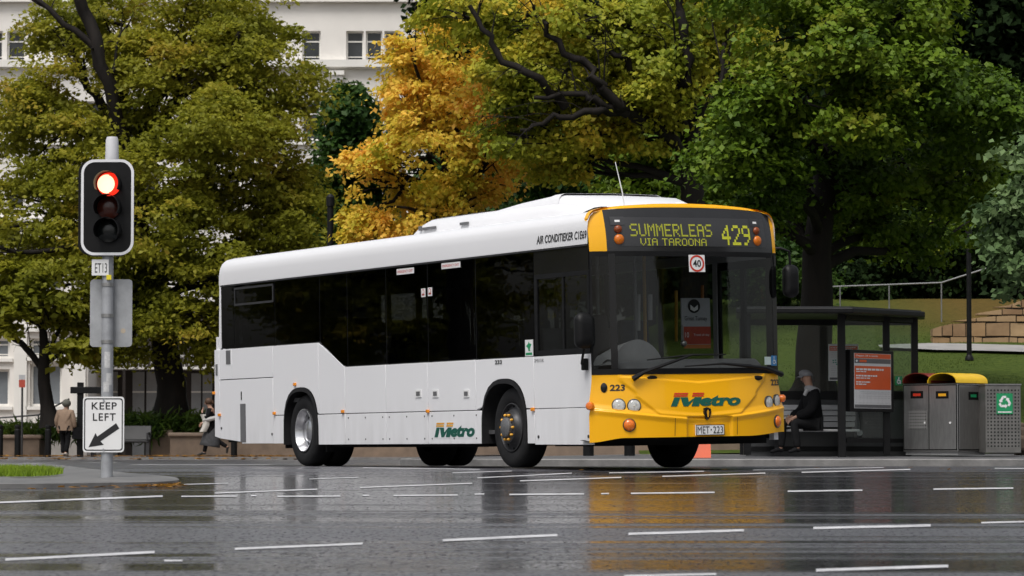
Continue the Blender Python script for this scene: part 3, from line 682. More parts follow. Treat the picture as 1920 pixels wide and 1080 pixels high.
n_ = 24; mm.grid(lambda u, v: tuple(Vector((lerp(xa + .02, xb, u), 79.0, lerp(zhill(9, 79) - .4, wall_top(lerp(xa, xb, u)) - .05, v))) - b0), n_, 1)
mm.build('mortar', mat('mortar', (.035, .026, .02), .9), root, smooth=0)
# handrail and lamp pole on the slope
mat('handrail_grey', (.2, .2, .205), .5, metal=.3)
root = empty('handrail', at(1667, 540, 84), 'thin grey metal handrail climbing the dark slope behind the shelter', 'handrail')
b0 = root.location.copy(); mb = MB()
mb.tube([at(1548, 538, 84) - b0, at(1660, 534, 84) - b0, at(1765, 530, 84) - b0, at(1850, 503, 84) - b0], .02, 8); mb.build('rail', MATS['handrail_grey'], root)
for px, py in ((1575, 537), (1667, 534), (1765, 530)):
    mb = MB(); p = at(px, py, 84); mb.tube([p - b0, Vector((p.x, p.y, zhill(p.x, p.y) - .1)) - b0], .017, 8); mb.build('post', MATS['handrail_grey'], root)
def lamp_pole(px, d, y_top, r, zb, label):
    p = at(px, 600, d); root = empty('lamp_pole', (p.x, p.y, zb), label, 'pole'); zt = Z_at(y_top, d) - zb
    mb = MB(); mb.tube([(0, 0, -.1), (0, 0, zt * .5), (0, 0, zt)], [r, r * .97, r * .94], 12); mb.build('post', BLACK, root)
    mb = MB(); mb.lathe([(r, 0), (r * 1.7, 0), (r * 1.7, .05), (r * 1.05, .12)], T(0, 0, 0), 12); mb.build('base_collar', BLACK, root)
    mb = MB(); mb.lathe([(r * .9, 0), (r * 1.25, .02), (r * 1.25, .25), (r * .6, .32), (1e-3, .33)], T(0, 0, zt), 12); mb.build('cap', BLACK, root)
p = at(1818, 600, 75)
lamp_pole(1817, 75, 440, .055, zhill(p.x, 75), 'slim black pole standing on the grass in front of the sandstone wall')
lamp_pole(619, 88, 388, .085, zroad(-4, 88), 'black pole showing above the white bus roof beside the golden maple')

# ------------------------------------------------------------------ buildings at the left
CREAM = mat('cream_render', (.74, .71, .67), .75, var=.07, vs=.35, bump=.06, bs=12)
TRIM = mat('cream_trim', (.76, .74, .7), .7, var=.06, vs=1)
PANE = mat('dark_window_glass', (.03, .033, .036), .06, var=.5, vs=.4)
PANEG = mat('grey_blind_glass', (.17, .185, .2), .12, var=.15, vs=.6)
def facade(root, x0, x1, z0, z1, Y, holes, m, depth=.35, thick=.6):
    b0 = root.location
    xs_ = sorted({x0, x1, *[h[0] for h in holes], *[h[1] for h in holes]}); zs_ = sorted({z0, z1, *[h[2] for h in holes], *[h[3] for h in holes]})
    mb = MB(); inh = lambda x, z: any(h[0] < x < h[1] and h[2] < z < h[3] for h in holes)
    for i in range(len(xs_) - 1):
        for j in range(len(zs_) - 1):
            if inh((xs_[i] + xs_[i + 1]) / 2, (zs_[j] + zs_[j + 1]) / 2): continue
            q = [(xs_[i], Y, zs_[j]), (xs_[i + 1], Y, zs_[j]), (xs_[i + 1], Y, zs_[j + 1]), (xs_[i], Y, zs_[j + 1])]
            mb.add([Vector(p) - b0 for p in q], [(0, 1, 2, 3)])
    for a, b_, c, d in holes:
        for q in ([(a, Y, c), (a, Y + depth, c), (a, Y + depth, d), (a, Y, d)], [(b_, Y, c), (b_, Y + depth, c), (b_, Y + depth, d), (b_, Y, d)],
                  [(a, Y, c), (b_, Y, c), (b_, Y + depth, c), (a, Y + depth, c)], [(a, Y, d), (b_, Y, d), (b_, Y + depth, d), (a, Y + depth, d)]):
            mb.add([Vector(p) - b0 for p in q], [(0, 1, 2, 3)])
    for q in ([(x0, Y, z0), (x0, Y + 12, z0), (x0, Y + 12, z1), (x0, Y, z1)], [(x1, Y, z0), (x1, Y + 12, z0), (x1, Y + 12, z1), (x1, Y, z1)], [(x0, Y, z1), (x1, Y, z1), (x1, Y + 12, z1), (x0, Y + 12, z1)]):
        mb.add([Vector(p) - b0 for p in q], [(0, 1, 2, 3)])
    mb.build('wall', m, root, smooth=0)
def window(root, h, Y, style='sash', pane=None, sill=True, fr=.07):
    a, b_, c, d = h; b0 = root.location; y = Y + .22
    mb = MB(); V = lambda lo, hi: mb.box(Vector(lo) - b0, Vector(hi) - b0)
    V((a, y, c), (a + fr, y + .08, d)); V((b_ - fr, y, c), (b_, y + .08, d)); V((a + fr, y + .002, d - fr), (b_ - fr, y + .078, d)); V((a + fr, y + .002, c), (b_ - fr, y + .078, c + fr))
    if style == 'sash':
        mz = lerp(c, d, .68); V((a + fr, y + .004, mz - .03), (b_ - fr, y + .07, mz + .03))
        V((a + fr, y + .004, lerp(c, d, .2) - .02), (b_ - fr, y + .07, lerp(c, d, .2) + .02))
    f = mb.build('window', TRIM, root, smooth=0)
    mb = MB(); mb.box(Vector((a + fr, y + .04, c + fr)) - b0, Vector((b_ - fr, y + .05, d - fr)) - b0); mb.build('pane', pane or PANE, f, smooth=0)
    if sill:
        mb = MB(); mb.box(Vector((a - .12, Y - .12, c - .12)) - b0, Vector((b_ + .12, Y + .2, c - .003)) - b0); mb.build('sill', TRIM, f, smooth=0)
Y1 = 150.
root = empty('office_building', (X_at(300, Y1), Y1, 0), 'tall cream rendered office building with rows of sash windows, behind the elm', 'building')
holes = []
PX = [(-70,-38),(-30,2),(10,44),(120,152),(160,192),(226,258),(266,298),(370,402),(410,442),(476,508),(565,600),(648,681),(685,716),(720,752),(840,872),(880,912)]
for (ya, yb) in ((-70, -5), (58, 118), (190, 262), (335, 405), (480, 550)):
    for a, b_ in PX: holes.append((X_at(a, Y1), X_at(b_, Y1), Z_at(yb, Y1), Z_at(ya, Y1)))
facade(root, X_at(-400, Y1), X_at(1000, Y1), -.2, Z_at(-200, Y1), Y1, holes, CREAM)
for h in holes: window(root, h, Y1, sill=False)
b0 = root.location
for y_, hgt, pr in ((120, .32, .35), (127, .1, .2), (-2, .3, .3), (268, .18, .2), (412, .18, .2)):
    mb = MB(); z = Z_at(y_, Y1); mb.box(Vector((X_at(-400, Y1), Y1 - pr, z - hgt / 2)) - b0, Vector((X_at(1000, Y1), Y1 - .003, z + hgt / 2)) - b0); mb.build('string_course', TRIM, root, smooth=0)
for a, b_ in ((617, 645), (205, 222), (455, 470)):
    mb = MB()
    for i, (wd, zt, zb) in enumerate(((0, 134, 142), (3, 142, 150), (6, 150, 158))):
        mb.box(Vector((X_at(a + wd, Y1), Y1 - .4 + .1 * i, Z_at(zb, Y1))) - b0, Vector((X_at(b_ - wd, Y1), Y1 - .003, Z_at(zt, Y1))) - b0)
    mb.build('bracket', TRIM, root, smooth=0)
for a, b_ in ((606, 616), (600, 645)):
    pass
Y2 = 122.
root = empty('cream_hall', (X_at(60, Y2), Y2, 0.05), 'low cream rendered building with tall grey-blind windows at the far left', 'building')
holes = [(X_at(a, Y2), X_at(b_, Y2), Z_at(yb, Y2), Z_at(ya, Y2)) for a, b_, ya, yb in ((-40, 19, 692, 762), (57, 117, 682, 762), (57, 117, 634, 670), (-40, 19, 634, 672), (57, 117, 520, 590), (-40, 19, 520, 590))]
facade(root, X_at(-300, Y2), X_at(166, Y2), -.1, Z_at(430, Y2), Y2, holes, CREAM)
for i, h in enumerate(holes): window(root, h, Y2, 'plain' if i < 2 else 'sash', PANEG, fr=.09)
b0 = root.location
mb = MB(); mb.box(Vector((X_at(-300, Y2), Y2 - .15, Z_at(622, Y2))) - b0, Vector((X_at(166, Y2), Y2 - .003, Z_at(612, Y2))) - b0); mb.build('string_course', TRIM, root, smooth=0)
mb = MB(); mb.box(Vector((X_at(-300, Y2), Y2 - .2, -.05)) - b0, Vector((X_at(166, Y2), Y2 - .004, Z_at(795, Y2))) - b0); mb.build('plinth', mat('plinth', (.3, .28, .26), .8), root, smooth=0)
for px in (138, 28):
    mb = MB(); mb.box(Vector((X_at(px, Y2), Y2 - .12, Z_at(795, Y2) + .002)) - b0, Vector((X_at(px + 24, Y2), Y2 - .005, Z_at(622, Y2) - .002)) - b0); mb.build('pilaster', TRIM, root, smooth=0)
# dark verandah terrace
Y3 = 126.
root = empty('terrace_house', (X_at(300, Y3), Y3, 0.05), 'dark terrace with white balcony railing and pale doors, half hidden behind the elm trunk', 'building')
b0 = root.location
DKB = mat('dark_boarding', (.035, .028, .025), .8, var=.3, vs=2); PALE = mat('pale_door', (.27, .28, .29), .6, var=.1, vs=2)
facade(root, X_at(168, Y3), X_at(430, Y3), -.1, Z_at(590, Y3), Y3, [], DKB)
mb = MB(); mb.box(Vector((X_at(168, Y3), Y3 - 1.6, Z_at(694, Y3))) - b0, Vector((X_at(430, Y3), Y3 - .003, Z_at(690, Y3))) - b0); mb.build('balcony_floor', TRIM, root, smooth=0)
mb = MB(); za, zb = Z_at(690, Y3), Z_at(668, Y3); xa, xb = X_at(168, Y3), X_at(430, Y3); yy = Y3 - 1.55
mb.box(Vector((xa, yy - .04, zb - .07)) - b0, Vector((xb, yy + .04, zb)) - b0); k = 0
x = xa
while x < xb:
    wd = .1 if k % 9 == 0 else .035
    mb.box(Vector((x, yy - wd / 2, za)) - b0, Vector((x + wd, yy + wd / 2, zb - .07 if k % 9 else zb + .1)) - b0); x += .15; k += 1
mb.build('balustrade', mat('weathered_white', (.4, .39, .38), .7, var=.15), root, smooth=0)
for a, b_, ya in ((250, 272, 697), (276, 299, 697), (360, 378, 700), (381, 399, 700), (405, 424, 700), (200, 222, 697)):
    mb = MB(); mb.box(Vector((X_at(a, Y3), Y3 - .08, .05)) - b0, Vector((X_at(b_, Y3), Y3 - .003, Z_at(ya, Y3))) - b0)
    d = mb.build('door', PALE, root, smooth=0)
    mb = MB(); mb.box(Vector((X_at(a, Y3), Y3 - .1, Z_at(735, Y3) - .03)) - b0, Vector((X_at(b_, Y3), Y3 - .081, Z_at(735, Y3) + .03)) - b0); mb.build('door_rail', TRIM, d, smooth=0)
for px in (240, 345, 425, 176):
    mb = MB(); mb.box(Vector((X_at(px, Y3), yy - .06, 0)) - b0, Vector((X_at(px + 5, Y3), yy + .06, Z_at(694, Y3))) - b0); mb.build('post', DKB, root, smooth=0)

# ------------------------------------------------------------------ far pavement: planters, plants, bench, bollards, signs
PLANTER = mat('planter_stone', (.2, .145, .105), .75, var=.22, vs=2.5, bump=.15, bs=18)
def planter(pa, pb, d, ytop, dep, label, cap=True):
    xa, xb = X_at(pa, d), X_at(pb, d); zt = Z_at(ytop, d); root = empty('stone_planter', ((xa + xb) / 2, d, .07), label, 'planter'); b0 = root.location
    mb = MB(); mb.box(Vector((xa, d, .0)) - b0, Vector((xb, d + dep, zt - .12)) - b0); mb.build('body', PLANTER, root, smooth=0, bevel=.02)
    mb = MB(); mb.box(Vector((xa - .06, d - .08, zt - .118)) - b0, Vector((xb + .06, d + dep, zt)) - b0); mb.build('coping', mat('coping_stone', (.27, .2, .15), .7, var=.18, vs=3), root, smooth=0, bevel=.04)
planter(320, 1010, 101.5, 811, 3.5, 'brown stone planter with rounded coping under the elm, beside the walking pedestrian')
planter(283, 322, 102.2, 806, 2.5, 'short brown stone planter end just right of the dark bench')
planter(-120, 76, 102, 815, 2.5, 'low brown stone planter at the far left behind the bollards')
def strap_plants(name, pa, pb, d0, d1, zb, count, h, label):
    C = []; O = []
    for _ in range(count):
        d = random.uniform(d0, d1); x = X_at(random.uniform(pa, pb), d); C.append((x, d, zb + random.uniform(0, h) * .6)); v = Vector((random.uniform(-1, 1), random.uniform(-1, 1), .9)).normalized(); O.append(tuple(v))
    me = leaf_mesh(name, np.array(C), np.array(O), 26, .3, .7, .42, .14, .2, .3, .8); me.materials.append(LEAF_PLT)
    o = bpy.data.objects.new(name, me); COL.objects.link(o); return stuff(o, label, 'plants')
strap_plants('planter_plants', 232, 385, 102, 104.5, Z_at(812, 102), 190, .75, 'dense green strappy plants filling the stone planter under the elm')
strap_plants('planter_plants', -40, 120, 102.4, 104, Z_at(816, 102), 70, .35, 'low straggly green plants in the planter at the far left')
strap_plants('planter_plants', 150, 240, 102.6, 104.5, Z_at(822, 102), 90, .9, 'green shrubs behind the traffic signal pole and the dark bench')
# dark bench
root = empty('street_bench', (X_at(255, 101), 101, .07), 'dark grey park bench beside the traffic signal pole, in front of the planter', 'bench')
x0, x1 = X_at(175, 101) - root.location.x, X_at(284, 101) - root.location.x
mb = MB(); mb.box((x0, -.45, .42), (x1, .05, .5)); mb.build('seat', mat('bench_charcoal', (.022, .022, .024), .5, var=.2), root, bevel=.02)
mb = MB(); mb.add([(x0, .05, .5), (x1, .05, .5), (x1, .22, .92), (x0, .22, .92), (x0, .12, .5), (x1, .12, .5), (x1, .29, .92), (x0, .29, .92)], [(0, 1, 2, 3), (7, 6, 5, 4), (0, 3, 7, 4), (1, 5, 6, 2), (3, 2, 6, 7), (0, 4, 5, 1)]); mb.build('backrest', MATS['bench_charcoal'], root, bevel=.02)
for x in (x0, x1 - .1):
    mb = MB(); mb.box((x, -.42, 0), (x + .1, .1, .415)); mb.build('leg', DGREY, root, smooth=0)
    mb = MB(); mb.tube([(x + .05, -.45, .5), (x + .05, -.45, .68), (x + .05, .1, .7)], .035, 6); mb.build('armrest', DGREY, root)
# bollards
mb = MB(); mb.lathe([(1e-3, 0), (.09, 0), (.09, .78), (.075, .8), (.075, .83), (.09, .85), (.088, .9), (.05, .93), (1e-3, .935)], T(0, 0, 0), 16)
first = None
for i, (px, ex) in enumerate([(2, 'at the left edge of the photo'), (35, 'under the small red sign'), (92, 'beside the pedestrian in tan jacket'), (440, 'under the rear of the bus')]):
    loc = (X_at(px, 98.5), 98.5, .06)
    if first is None: o = first = mb.build('bollard', BLACK, None, bevel=0)
    else: o = first.copy(); COL.objects.link(o)
    o.location = loc; tag(o, 'black bollard on the far kerb ' + ex, 'bollard', 'black bollards along the far kerb')
root = empty('parking_sign', (X_at(43, 99.5), 99.5, .07), 'small red and white sign on a thin pole at the far left', 'sign')
mb = MB(); mb.tube([(0, 0, 0), (0, 0, 2.35)], .03, 8); mb.build('pole', DGREY, root)
mb = MB(); mb.box((-.09, -.05, 2.0), (.09, -.035, 2.22)); mb.build('red_plate', mat('dull_red', (.4, .06, .035), .5), root, smooth=0)
mb = MB(); mb.box((-.09, -.05, 2.225), (.09, -.035, 2.36)); mb.build('grey_plate', LGREY, root, smooth=0)
root = empty('sign_post', (X_at(152, 99.8), 99.8, .07), 'black post with a flat black crossbar behind the keep left sign', 'sign post')
mb = MB(); mb.box((-.09, -.06, 0), (.09, .06, 2.15)); mb.build('post', BLACK, root, smooth=0, bevel=.01)
mb = MB(); mb.box((-.28, -.1, 1.83), (.75, -.062, 2.02)); mb.build('crossbar', BLACK, root, smooth=0, bevel=.01)
root = empty('handrail', (X_at(40, 105), 105, .07), 'grey metal handrail in front of the cream building at the far left', 'handrail'); b0 = root.location
mb = MB(); mb.tube([at(-60, 788, 105) - b0, at(72, 778, 105) - b0, at(130, 748, 105) - b0], .03, 6); mb.build('rail', DGREY, root)
for px, py in ((-20, 785), (30, 781), (72, 778), (128, 749)):
    mb = MB(); p = at(px, py, 105) - b0; mb.tube([p, (p.x, p.y, 0)], .025, 6); mb.build('post', DGREY, root)
# fallen leaves on the far pavement edge and along the island kerb: too many to count
def fallen(name, pts, size, label, m):
    vs = []; fs = []
    for i, (x, y, z) in enumerate(pts):
        a = random.uniform(0, 6.3); s = size * random.uniform(.5, 1.2); u = Vector((math.cos(a), math.sin(a), random.uniform(-.2, .25))) * s; v = Vector((-math.sin(a), math.cos(a), random.uniform(-.2, .25))) * s * .7
        p = Vector((x, y, z + s * .3 + .006)); o = len(vs); vs += [p - u, p - v * .8, p + u, p + v * .8]; fs.append((o, o + 1, o + 2, o + 3))
    me = bpy.data.meshes.new(name); me.from_pydata([tuple(v) for v in vs], [], fs); me.materials.append(m); a = me.attributes.new('tint', 'FLOAT', 'FACE')
    a.data.foreach_set('value', rng.random(len(fs))); o = bpy.data.objects.new(name, me); COL.objects.link(o); stuff(o, label, 'leaves')
LITTER = leaf_mat('leaf_litter', [(.1, .05, .015), (.25, .12, .02), (.45, .22, .03)], 2.)
pts = [(X_at(random.uniform(-40, 600), 98), random.uniform(97.2, 101.5), .075) for _ in range(420)] + [(X_at(random.uniform(-40, 600), 98), random.uniform(96.2, 97), .0) for _ in range(120)]
fallen('fallen_leaves', pts, .11, 'brown and yellow fallen leaves along the far kerb', LITTER)
pts = []
for px, py in [(random.gauss(170, 50), 917) for _ in range(26)] + [(random.gauss(290, 28), 913.5) for _ in range(70)] + [(random.gauss(325, 10), 911) for _ in range(40)] + [(60, 919)] * 3:
    p = on_road(px + random.gauss(0, 2), py + random.gauss(0, 1.2)); pts.append(tuple(p))
fallen('fallen_leaves', pts, .05, 'wet brown leaves caught along the traffic island kerb', LITTER)
pts = [tuple(on_road(random.uniform(1000, 1900), random.uniform(879, 884))) for _ in range(14)]
fallen('fallen_leaves', pts, .045, 'scattered leaves in the gutter in front of the bus shelter', LITTER)
pts = []
gpx = [(-160, 894.5), (60, 893.5), (100, 891.5), (119, 888), (112, 884), (80, 880), (-160, 878)]
gp = [on_road(x, y, .055) for x, y in gpx]
def inpoly(x, y, P):
    c = False; j = len(P) - 1
    for i in range(len(P)):
        if (P[i].y > y) != (P[j].y > y) and x < (P[j].x - P[i].x) * (y - P[i].y) / (P[j].y - P[i].y) + P[i].x: c = not c
        j = i
    return c
x0, x1, y0, y1 = min(p.x for p in gp), max(p.x for p in gp), min(p.y for p in gp), max(p.y for p in gp)
while len(pts) < 9000:
    x, y = random.uniform(x0, x1), random.uniform(y0, y1)
    if inpoly(x, y, gp): pts.append((x, y, island_top(x, y)))
blades('island_grass', pts, .06, .014, leaf_mat('bright_grass', [(.12, .2, .015), (.2, .3, .02), (.28, .38, .03)], 1.5), 'bright green grass patch on the traffic island')

# ------------------------------------------------------------------ traffic signal
P0 = at(200, 895, 35.9)
root = empty('traffic_signal', (P0.x, P0.y, island_top(P0.x, P0.y)), 'traffic signal on a grey pole showing red, with a white-edged black board', 'traffic light', rz=R(-4))
k = 35.9 / F_PX; Zs = lambda y: Z_at(y, 35.9) - root.location.z
mb = MB(); mb.tube([(0, 0, -.05), (0, 0, 1.2), (0, 0, Zs(470))], [.062, .062, .058], 20); mb.build('pole', GALV, root)
mb = MB(); mb.lathe([(.066, Zs(300)), (.072, Zs(299)), (.066, Zs(262)), (.055, Zs(256)), (1e-3, Zs(255))], T(.028, .05, 0), 20); mb.build('pole_cap', mat('pale_cap', (.58, .58, .6), .4, var=.06), root)
mb = MB(); mb.tube([(.02, .05, Zs(470)), (.028, .05, Zs(298))], .05, 12); mb.build('mounting_post', GALV, root)
cx, cz = .0 + (202 - 200) * k, (Zs(300) + Zs(480)) / 2; hw, hh = 50 * k, 90 * k
def rrect(cx, cz, hw, hh, r, n=8):
    P = []
    for sx, sz, a0 in ((1, 1, 0), (-1, 1, 90), (-1, -1, 180), (1, -1, 270)):
        for i in range(n + 1):
            a = R(a0 + 90 * i / n); P.append((cx + sx * (hw - r) + r * math.cos(a), cz + sz * (hh - r) + r * math.sin(a)))
    return P
mb = MB(); P = rrect(cx, cz, hw, hh, .14); Q = rrect(cx, cz, hw - .028, hh - .028, .115)
mb.prism(P, lambda a, b_: (a, -.1, b_), lambda a, b_: (a, -.08, b_)); bb = mb.build('backing_board', BLACK, root, smooth=30)
mb = MB(); n = len(P)
mb.add([(a, -.104, b_) for a, b_ in P] + [(a, -.104, b_) for a, b_ in Q], [(i, (i + 1) % n, n + (i + 1) % n, n + i) for i in range(n)])
mb.build('white_border', mat('reflective_white', (.74, .74, .76), .4, var=.05), bb, smooth=0)
mb = MB(); mb.prism(rrect(cx - .03, cz, hw * .82, hh * .97, .1), lambda a, b_: (a, -.079, b_), lambda a, b_: (a, .16, b_)); mb.build('housing', BLACK, root)
mb = MB(); mb.prism(rrect(cx - .077, cz + .0, hw * .9, hh * .985, .12), lambda a, b_: (a, .0, b_), lambda a, b_: (a, .28, b_)); mb.build('rear_housing', BLACK, root)
for py, kind in ((347, 'red'), (391, 'amber'), (434, 'green')):
    zc = Zs(py); lx = cx + .018
    ml = {'red': mat('lit_red_lens', (.8, .05, .02), .3, emit=(1, .03, .012), es=.75), 'amber': mat('unlit_amber_lens', (.06, .012, .006), .25, var=.3, vs=60), 'green': mat('unlit_green_lens', (.008, .01, .01), .25, var=.3, vs=60)}[kind]
    mb = MB(); mb.lathe([(.122, 0), (.12, .03), (.09, .05), (.05, .06), (1e-3, .064)], T(lx, -.105, zc) @ RX(R(90)), 28); ln = mb.build('lamp', ml, root)
    if kind == 'red':
        mb = MB(); mb.lathe([(.098, .045), (.08, .057), (.05, .065), (1e-3, .069)], T(lx - .016, -.106, zc) @ RX(R(90)), 28)
        mb.build('glowing_core', mat('glowing_core', (1, .8, .5), .3, emit=(1, .78, .46), es=1.15), ln)
    mb = MB(); mb.lathe([(.128, 0), (.132, .0), (.132, .2), (.128, .2), (.128, 0)], T(lx, -.1, zc) @ RX(R(90)) , 28, R(-30), R(210)); mb.build('visor', BLACK, root)
def flat_sign(parent, name, px0, px1, py0, py1, y, r, m, th=.006):
    a, b_, c, d = (px0 - 200) * k, (px1 - 200) * k, Zs(py1), Zs(py0)
    mb = MB(); mb.prism(rrect((a + b_) / 2, (c + d) / 2, (b_ - a) / 2, (d - c) / 2, r), lambda u, v: (u, y, v), lambda u, v: (u, y - th, v)); return mb.build(name, m, parent)
flat_sign(root, 'blank_sign_back', 164, 244, 523, 650, .085, .04, mat('aluminium_back', (.36, .37, .385), .45, metal=.3, var=.14, vs=7))
mb = MB(); mb.disc((25 * k + .012, .078, Zs(620)), .026, RX(R(90)), 16, .001); mb.build('round_sticker', mat('cream_sticker', (.5, .42, .32), .5), root)
for py in (534, 592, 641):
    mb = MB(); mb.lathe([(.064, -.018), (.067, -.018), (.067, .018), (.064, .018)], T(0, 0, Zs(py)), 18); mb.build('strap', STEEL, root)
mb = MB(); mb.box((.0, -.075, Zs(525)), (.05, -.062, Zs(516))); mb.build('yellow_tag', mat('yellow_tag', (.75, .62, .03), .4), root, smooth=0)
s = flat_sign(root, 'number_plate', 172, 204, 487, 517, -.066, .006, PAPER)
mb = MB(); put_text(mb, 'ET13', (178 - 200) * k, (201 - 200) * k, Zs(512), Zs(494), lambda u, v: (u, -.0735, v)); mb.build('lettering', INKK, s, smooth=0)
s = flat_sign(root, 'keep_left_sign', 157, 235, 744, 848, -.07, .035, PAPER)
A = rrect((196 - 200) * k, (Zs(748) + Zs(844)) / 2, 36.5 * k, 49 * k, .03); B = rrect((196 - 200) * k, (Zs(748) + Zs(844)) / 2, 34.5 * k, 47 * k, .025); n = len(A)
mb = MB(); mb.add([(a, -.078, b_) for a, b_ in A] + [(a, -.078, b_) for a, b_ in B], [(i, (i + 1) % n, n + (i + 1) % n, n + i) for i in range(n)]); mb.build('border', INKK, s, smooth=0)
mb = MB(); fn = lambda u, v: ((u - 200) * k, -.078, Zs(v))
put_text(mb, 'KEEP', 173.5, 221, 768, 754.5, fn, bold=.012, spacing=1.1); put_text(mb, 'LEFT', 176, 219, 789, 775, fn, bold=.012, spacing=1.15); mb.build('lettering', INKK, s, smooth=0)
mb = MB(); mb.add([fn(*p) for p in ((168, 838.5), (181, 812), (184.5, 818.5), (220, 793.5), (226, 803.5), (190.5, 827.5), (197, 834))], [(0, 1, 2, 3, 4, 5, 6)]); mb.build('arrow', INKK, s, smooth=0)
for py in (751, 843):
    mb = MB(); mb.disc((-3.5 * k, -.082, Zs(py)), .011, RX(R(90)), 10, .006); mb.build('bolt', GALV, s)
mb = MB()
for a, b_, c, d in ((-8, 2, 660, 690), (-4, 8, 700, 722), (-10, -1, 716, 735)):
    mb.lathe([(.0632, Zs(d)), (.0634, Zs((c + d) / 2)), (.0632, Zs(c))], RZ(R(-95 + (a + b_) * 2)), 8, 0, R(55))
mb.build('torn_paper', mat('torn_paper', (.5, .5, .5), .7, var=.2, vs=30), root)

# ------------------------------------------------------------------ the bus (local x = forward, y = across from the near side, z = up)
W = 2.56; WB = 6.393; T_F = 8.58
pa, pb = at(567, 874, 48.5), at(955, 876, 42.8)
yaw = math.atan2(pb.y - pa.y, pb.x - pa.x); ROLL = .018
bus = empty('city_bus', (pa.x, pa.y, 0), 'white single-deck city bus with yellow front, lit route number 429, turning on the wet road', 'bus', rz=yaw)
FWD = Vector((math.cos(yaw), math.sin(yaw), 0)); LEF = Vector((-FWD.y, FWD.x, 0)); UP = Vector((0, 0, 1))
LE2 = LEF * math.cos(ROLL) + UP * math.sin(ROLL); UP2 = UP * math.cos(ROLL) - LEF * math.sin(ROLL); BO = Vector((pa.x, pa.y, 0))
def side_tz(px, py, y0=0.):
    d = ray(px, py); kk = ((BO + LE2 * y0 - CP).dot(LE2)) / d.dot(LE2); q = CP + d * kk - BO; return q.dot(FWD), q.dot(UP2)
def part(mb, name, m, parent=None, roll=True, **kw):
    o = mb.build(name, m, parent or bus, **kw)
    if roll and not parent: o.rotation_euler.x = ROLL
    return o
Z_B, Z_SK, Z_LO, Z_HI, Z_W = .30, .72, 1.365, 1.72, 2.65
def ts(px, z):   # station along the bus of a picture column, at height z on the near side
    lo, hi = -5., 12.
    for _ in range(50):
        m = (lo + hi) / 2; p = BO + FWD * m + UP2 * z - CP
        if 960 + F_PX * p.x / p.dot(FV) < px: lo = m
        else: hi = m
    return lo
def sheet(mb, poly, y0, y1):   # polygon in (t, z) given real thickness from y0 (outside) to y1
    mb.prism(poly, lambda t, z: (t, y0, z), lambda t, z: (t, y1, z)); return mb
G = .006
def arch(tc, r, z0, a0, a1, n=14, sq=2.6):
    P = []
    for i in range(n + 1):
        a = R(lerp(a0, a1, i / n)); c, s = math.cos(a), math.sin(a); f = (abs(c) ** sq + abs(s) ** sq) ** (-1 / sq)
        P.append((tc + r * f * c, z0 + r * f * s))
    return P
tr, t436, t513, t598, t648, t724, t803, t893, t1003 = -3.2, ts(436, 1.5), ts(514, .8), ts(598, 1.6), ts(648, 1.2), ts(724.5, 1.2), ts(803, 1.2), ts(893, 1.2), ts(1003, 1.0)
t413 = ts(413, 1.2)
# rear wheel arch 0.6 m, front arch the same
RA = lambda a0, a1: arch(0.0, .6, .5, a0, a1); FA = lambda a0, a1: arch(WB - .09, .62, .48, a0, a1)
def panel(name, poly, m=WHITE, y0=-.012, y1=.02, label=None, bevel=.004):
    return part(sheet(MB(), poly, y0, y1), name, m, smooth=30, bevel=bevel, label=label)
za = 1.26
panel('side_panel', [(t413 + G, za + G), (t436 - G, za + G), (t436 - G, Z_HI - .012), (t413 + G, Z_HI - .012)])
panel('side_panel', [(t436 + G, za + G), (t513 - G, za + G), (t513 - G, Z_HI - .012), (t436 + G, Z_HI - .012)])
panel('engine_door', [(t413 + G, .4), (ts(455, .35), .345), (ts(455, .35), Z_B + .02), (t513 - G, Z_B + .02), (t513 - G, za - G), (t413 + G, za - G)], label='large white engine door with a dark vertical slot')
panel('rear_corner', [(tr, .43), (t413 - G, .40), (t413 - G, Z_HI - .012), (tr + .02, Z_HI - .012)], y1=.3)
panel('rear_post', [(-3.0, Z_HI + .005), (ts(415.5, 1.9), Z_HI + .005), (ts(415.5, 1.9), Z_W), (-2.96, Z_W)], y1=.3)
# arch panels
pl = [(t513 + G, Z_SK + .004), *RA(159, 90), *RA(88, 12), (t598 - G, Z_SK + .004), (t598 - G, Z_HI - .012), (t513 + G, Z_HI - .012)]
pl = [p for p in pl if p[1] >= Z_SK]
panel('side_panel', pl)
panel('skirt_panel', [(t513 + G, Z_B + .02), (-.6, Z_B + .02), (-.6, .55), *[p for p in RA(178, 150) if p[1] < Z_SK - .006], (-.585, Z_SK - .006), (t513 + G, Z_SK - .006)])
panel('side_panel', [(t598 + G, Z_SK + .004), (t648 - G, Z_SK + .004), (t648 - G, Z_LO - .01), (t598 + G, Z_HI - .014)])
panel('skirt_panel', [(.6, Z_B), (t648 - G, Z_B), (t648 - G, Z_SK - .006), (.575, Z_SK - .006), (.6, .55)])
for a, b_ in ((t648, t724), (t724, t803), (t803, t893)):
    panel('side_panel', [(a + G, Z_SK + .004), (b_ - G, Z_SK + .004), (b_ - G, Z_LO - .012), (a + G, Z_LO - .012)])
for a, b_ in ((t648, t724), (t724, t803), (t803, WB - .09 - .62)):
    panel('skirt_panel', [(a + G, Z_B), (b_ - G, Z_B), (b_ - G, Z_SK - .006), (a + G, Z_SK - .006)])
pl = [(t893 + G, Z_SK + .004), *FA(159, 90), *FA(88, 12), (t1003 - G, Z_SK + .004), (t1003 - G, Z_LO - .012), (t893 + G, Z_LO - .012)]
panel('side_panel', [p for p in pl if p[1] >= Z_SK])
panel('skirt_panel', [(WB - .09 + .62, Z_B), (t1003 - G, Z_B), (t1003 - G, Z_SK - .006), (WB - .09 + .6, Z_SK - .006), (WB - .09 + .62, .55)])
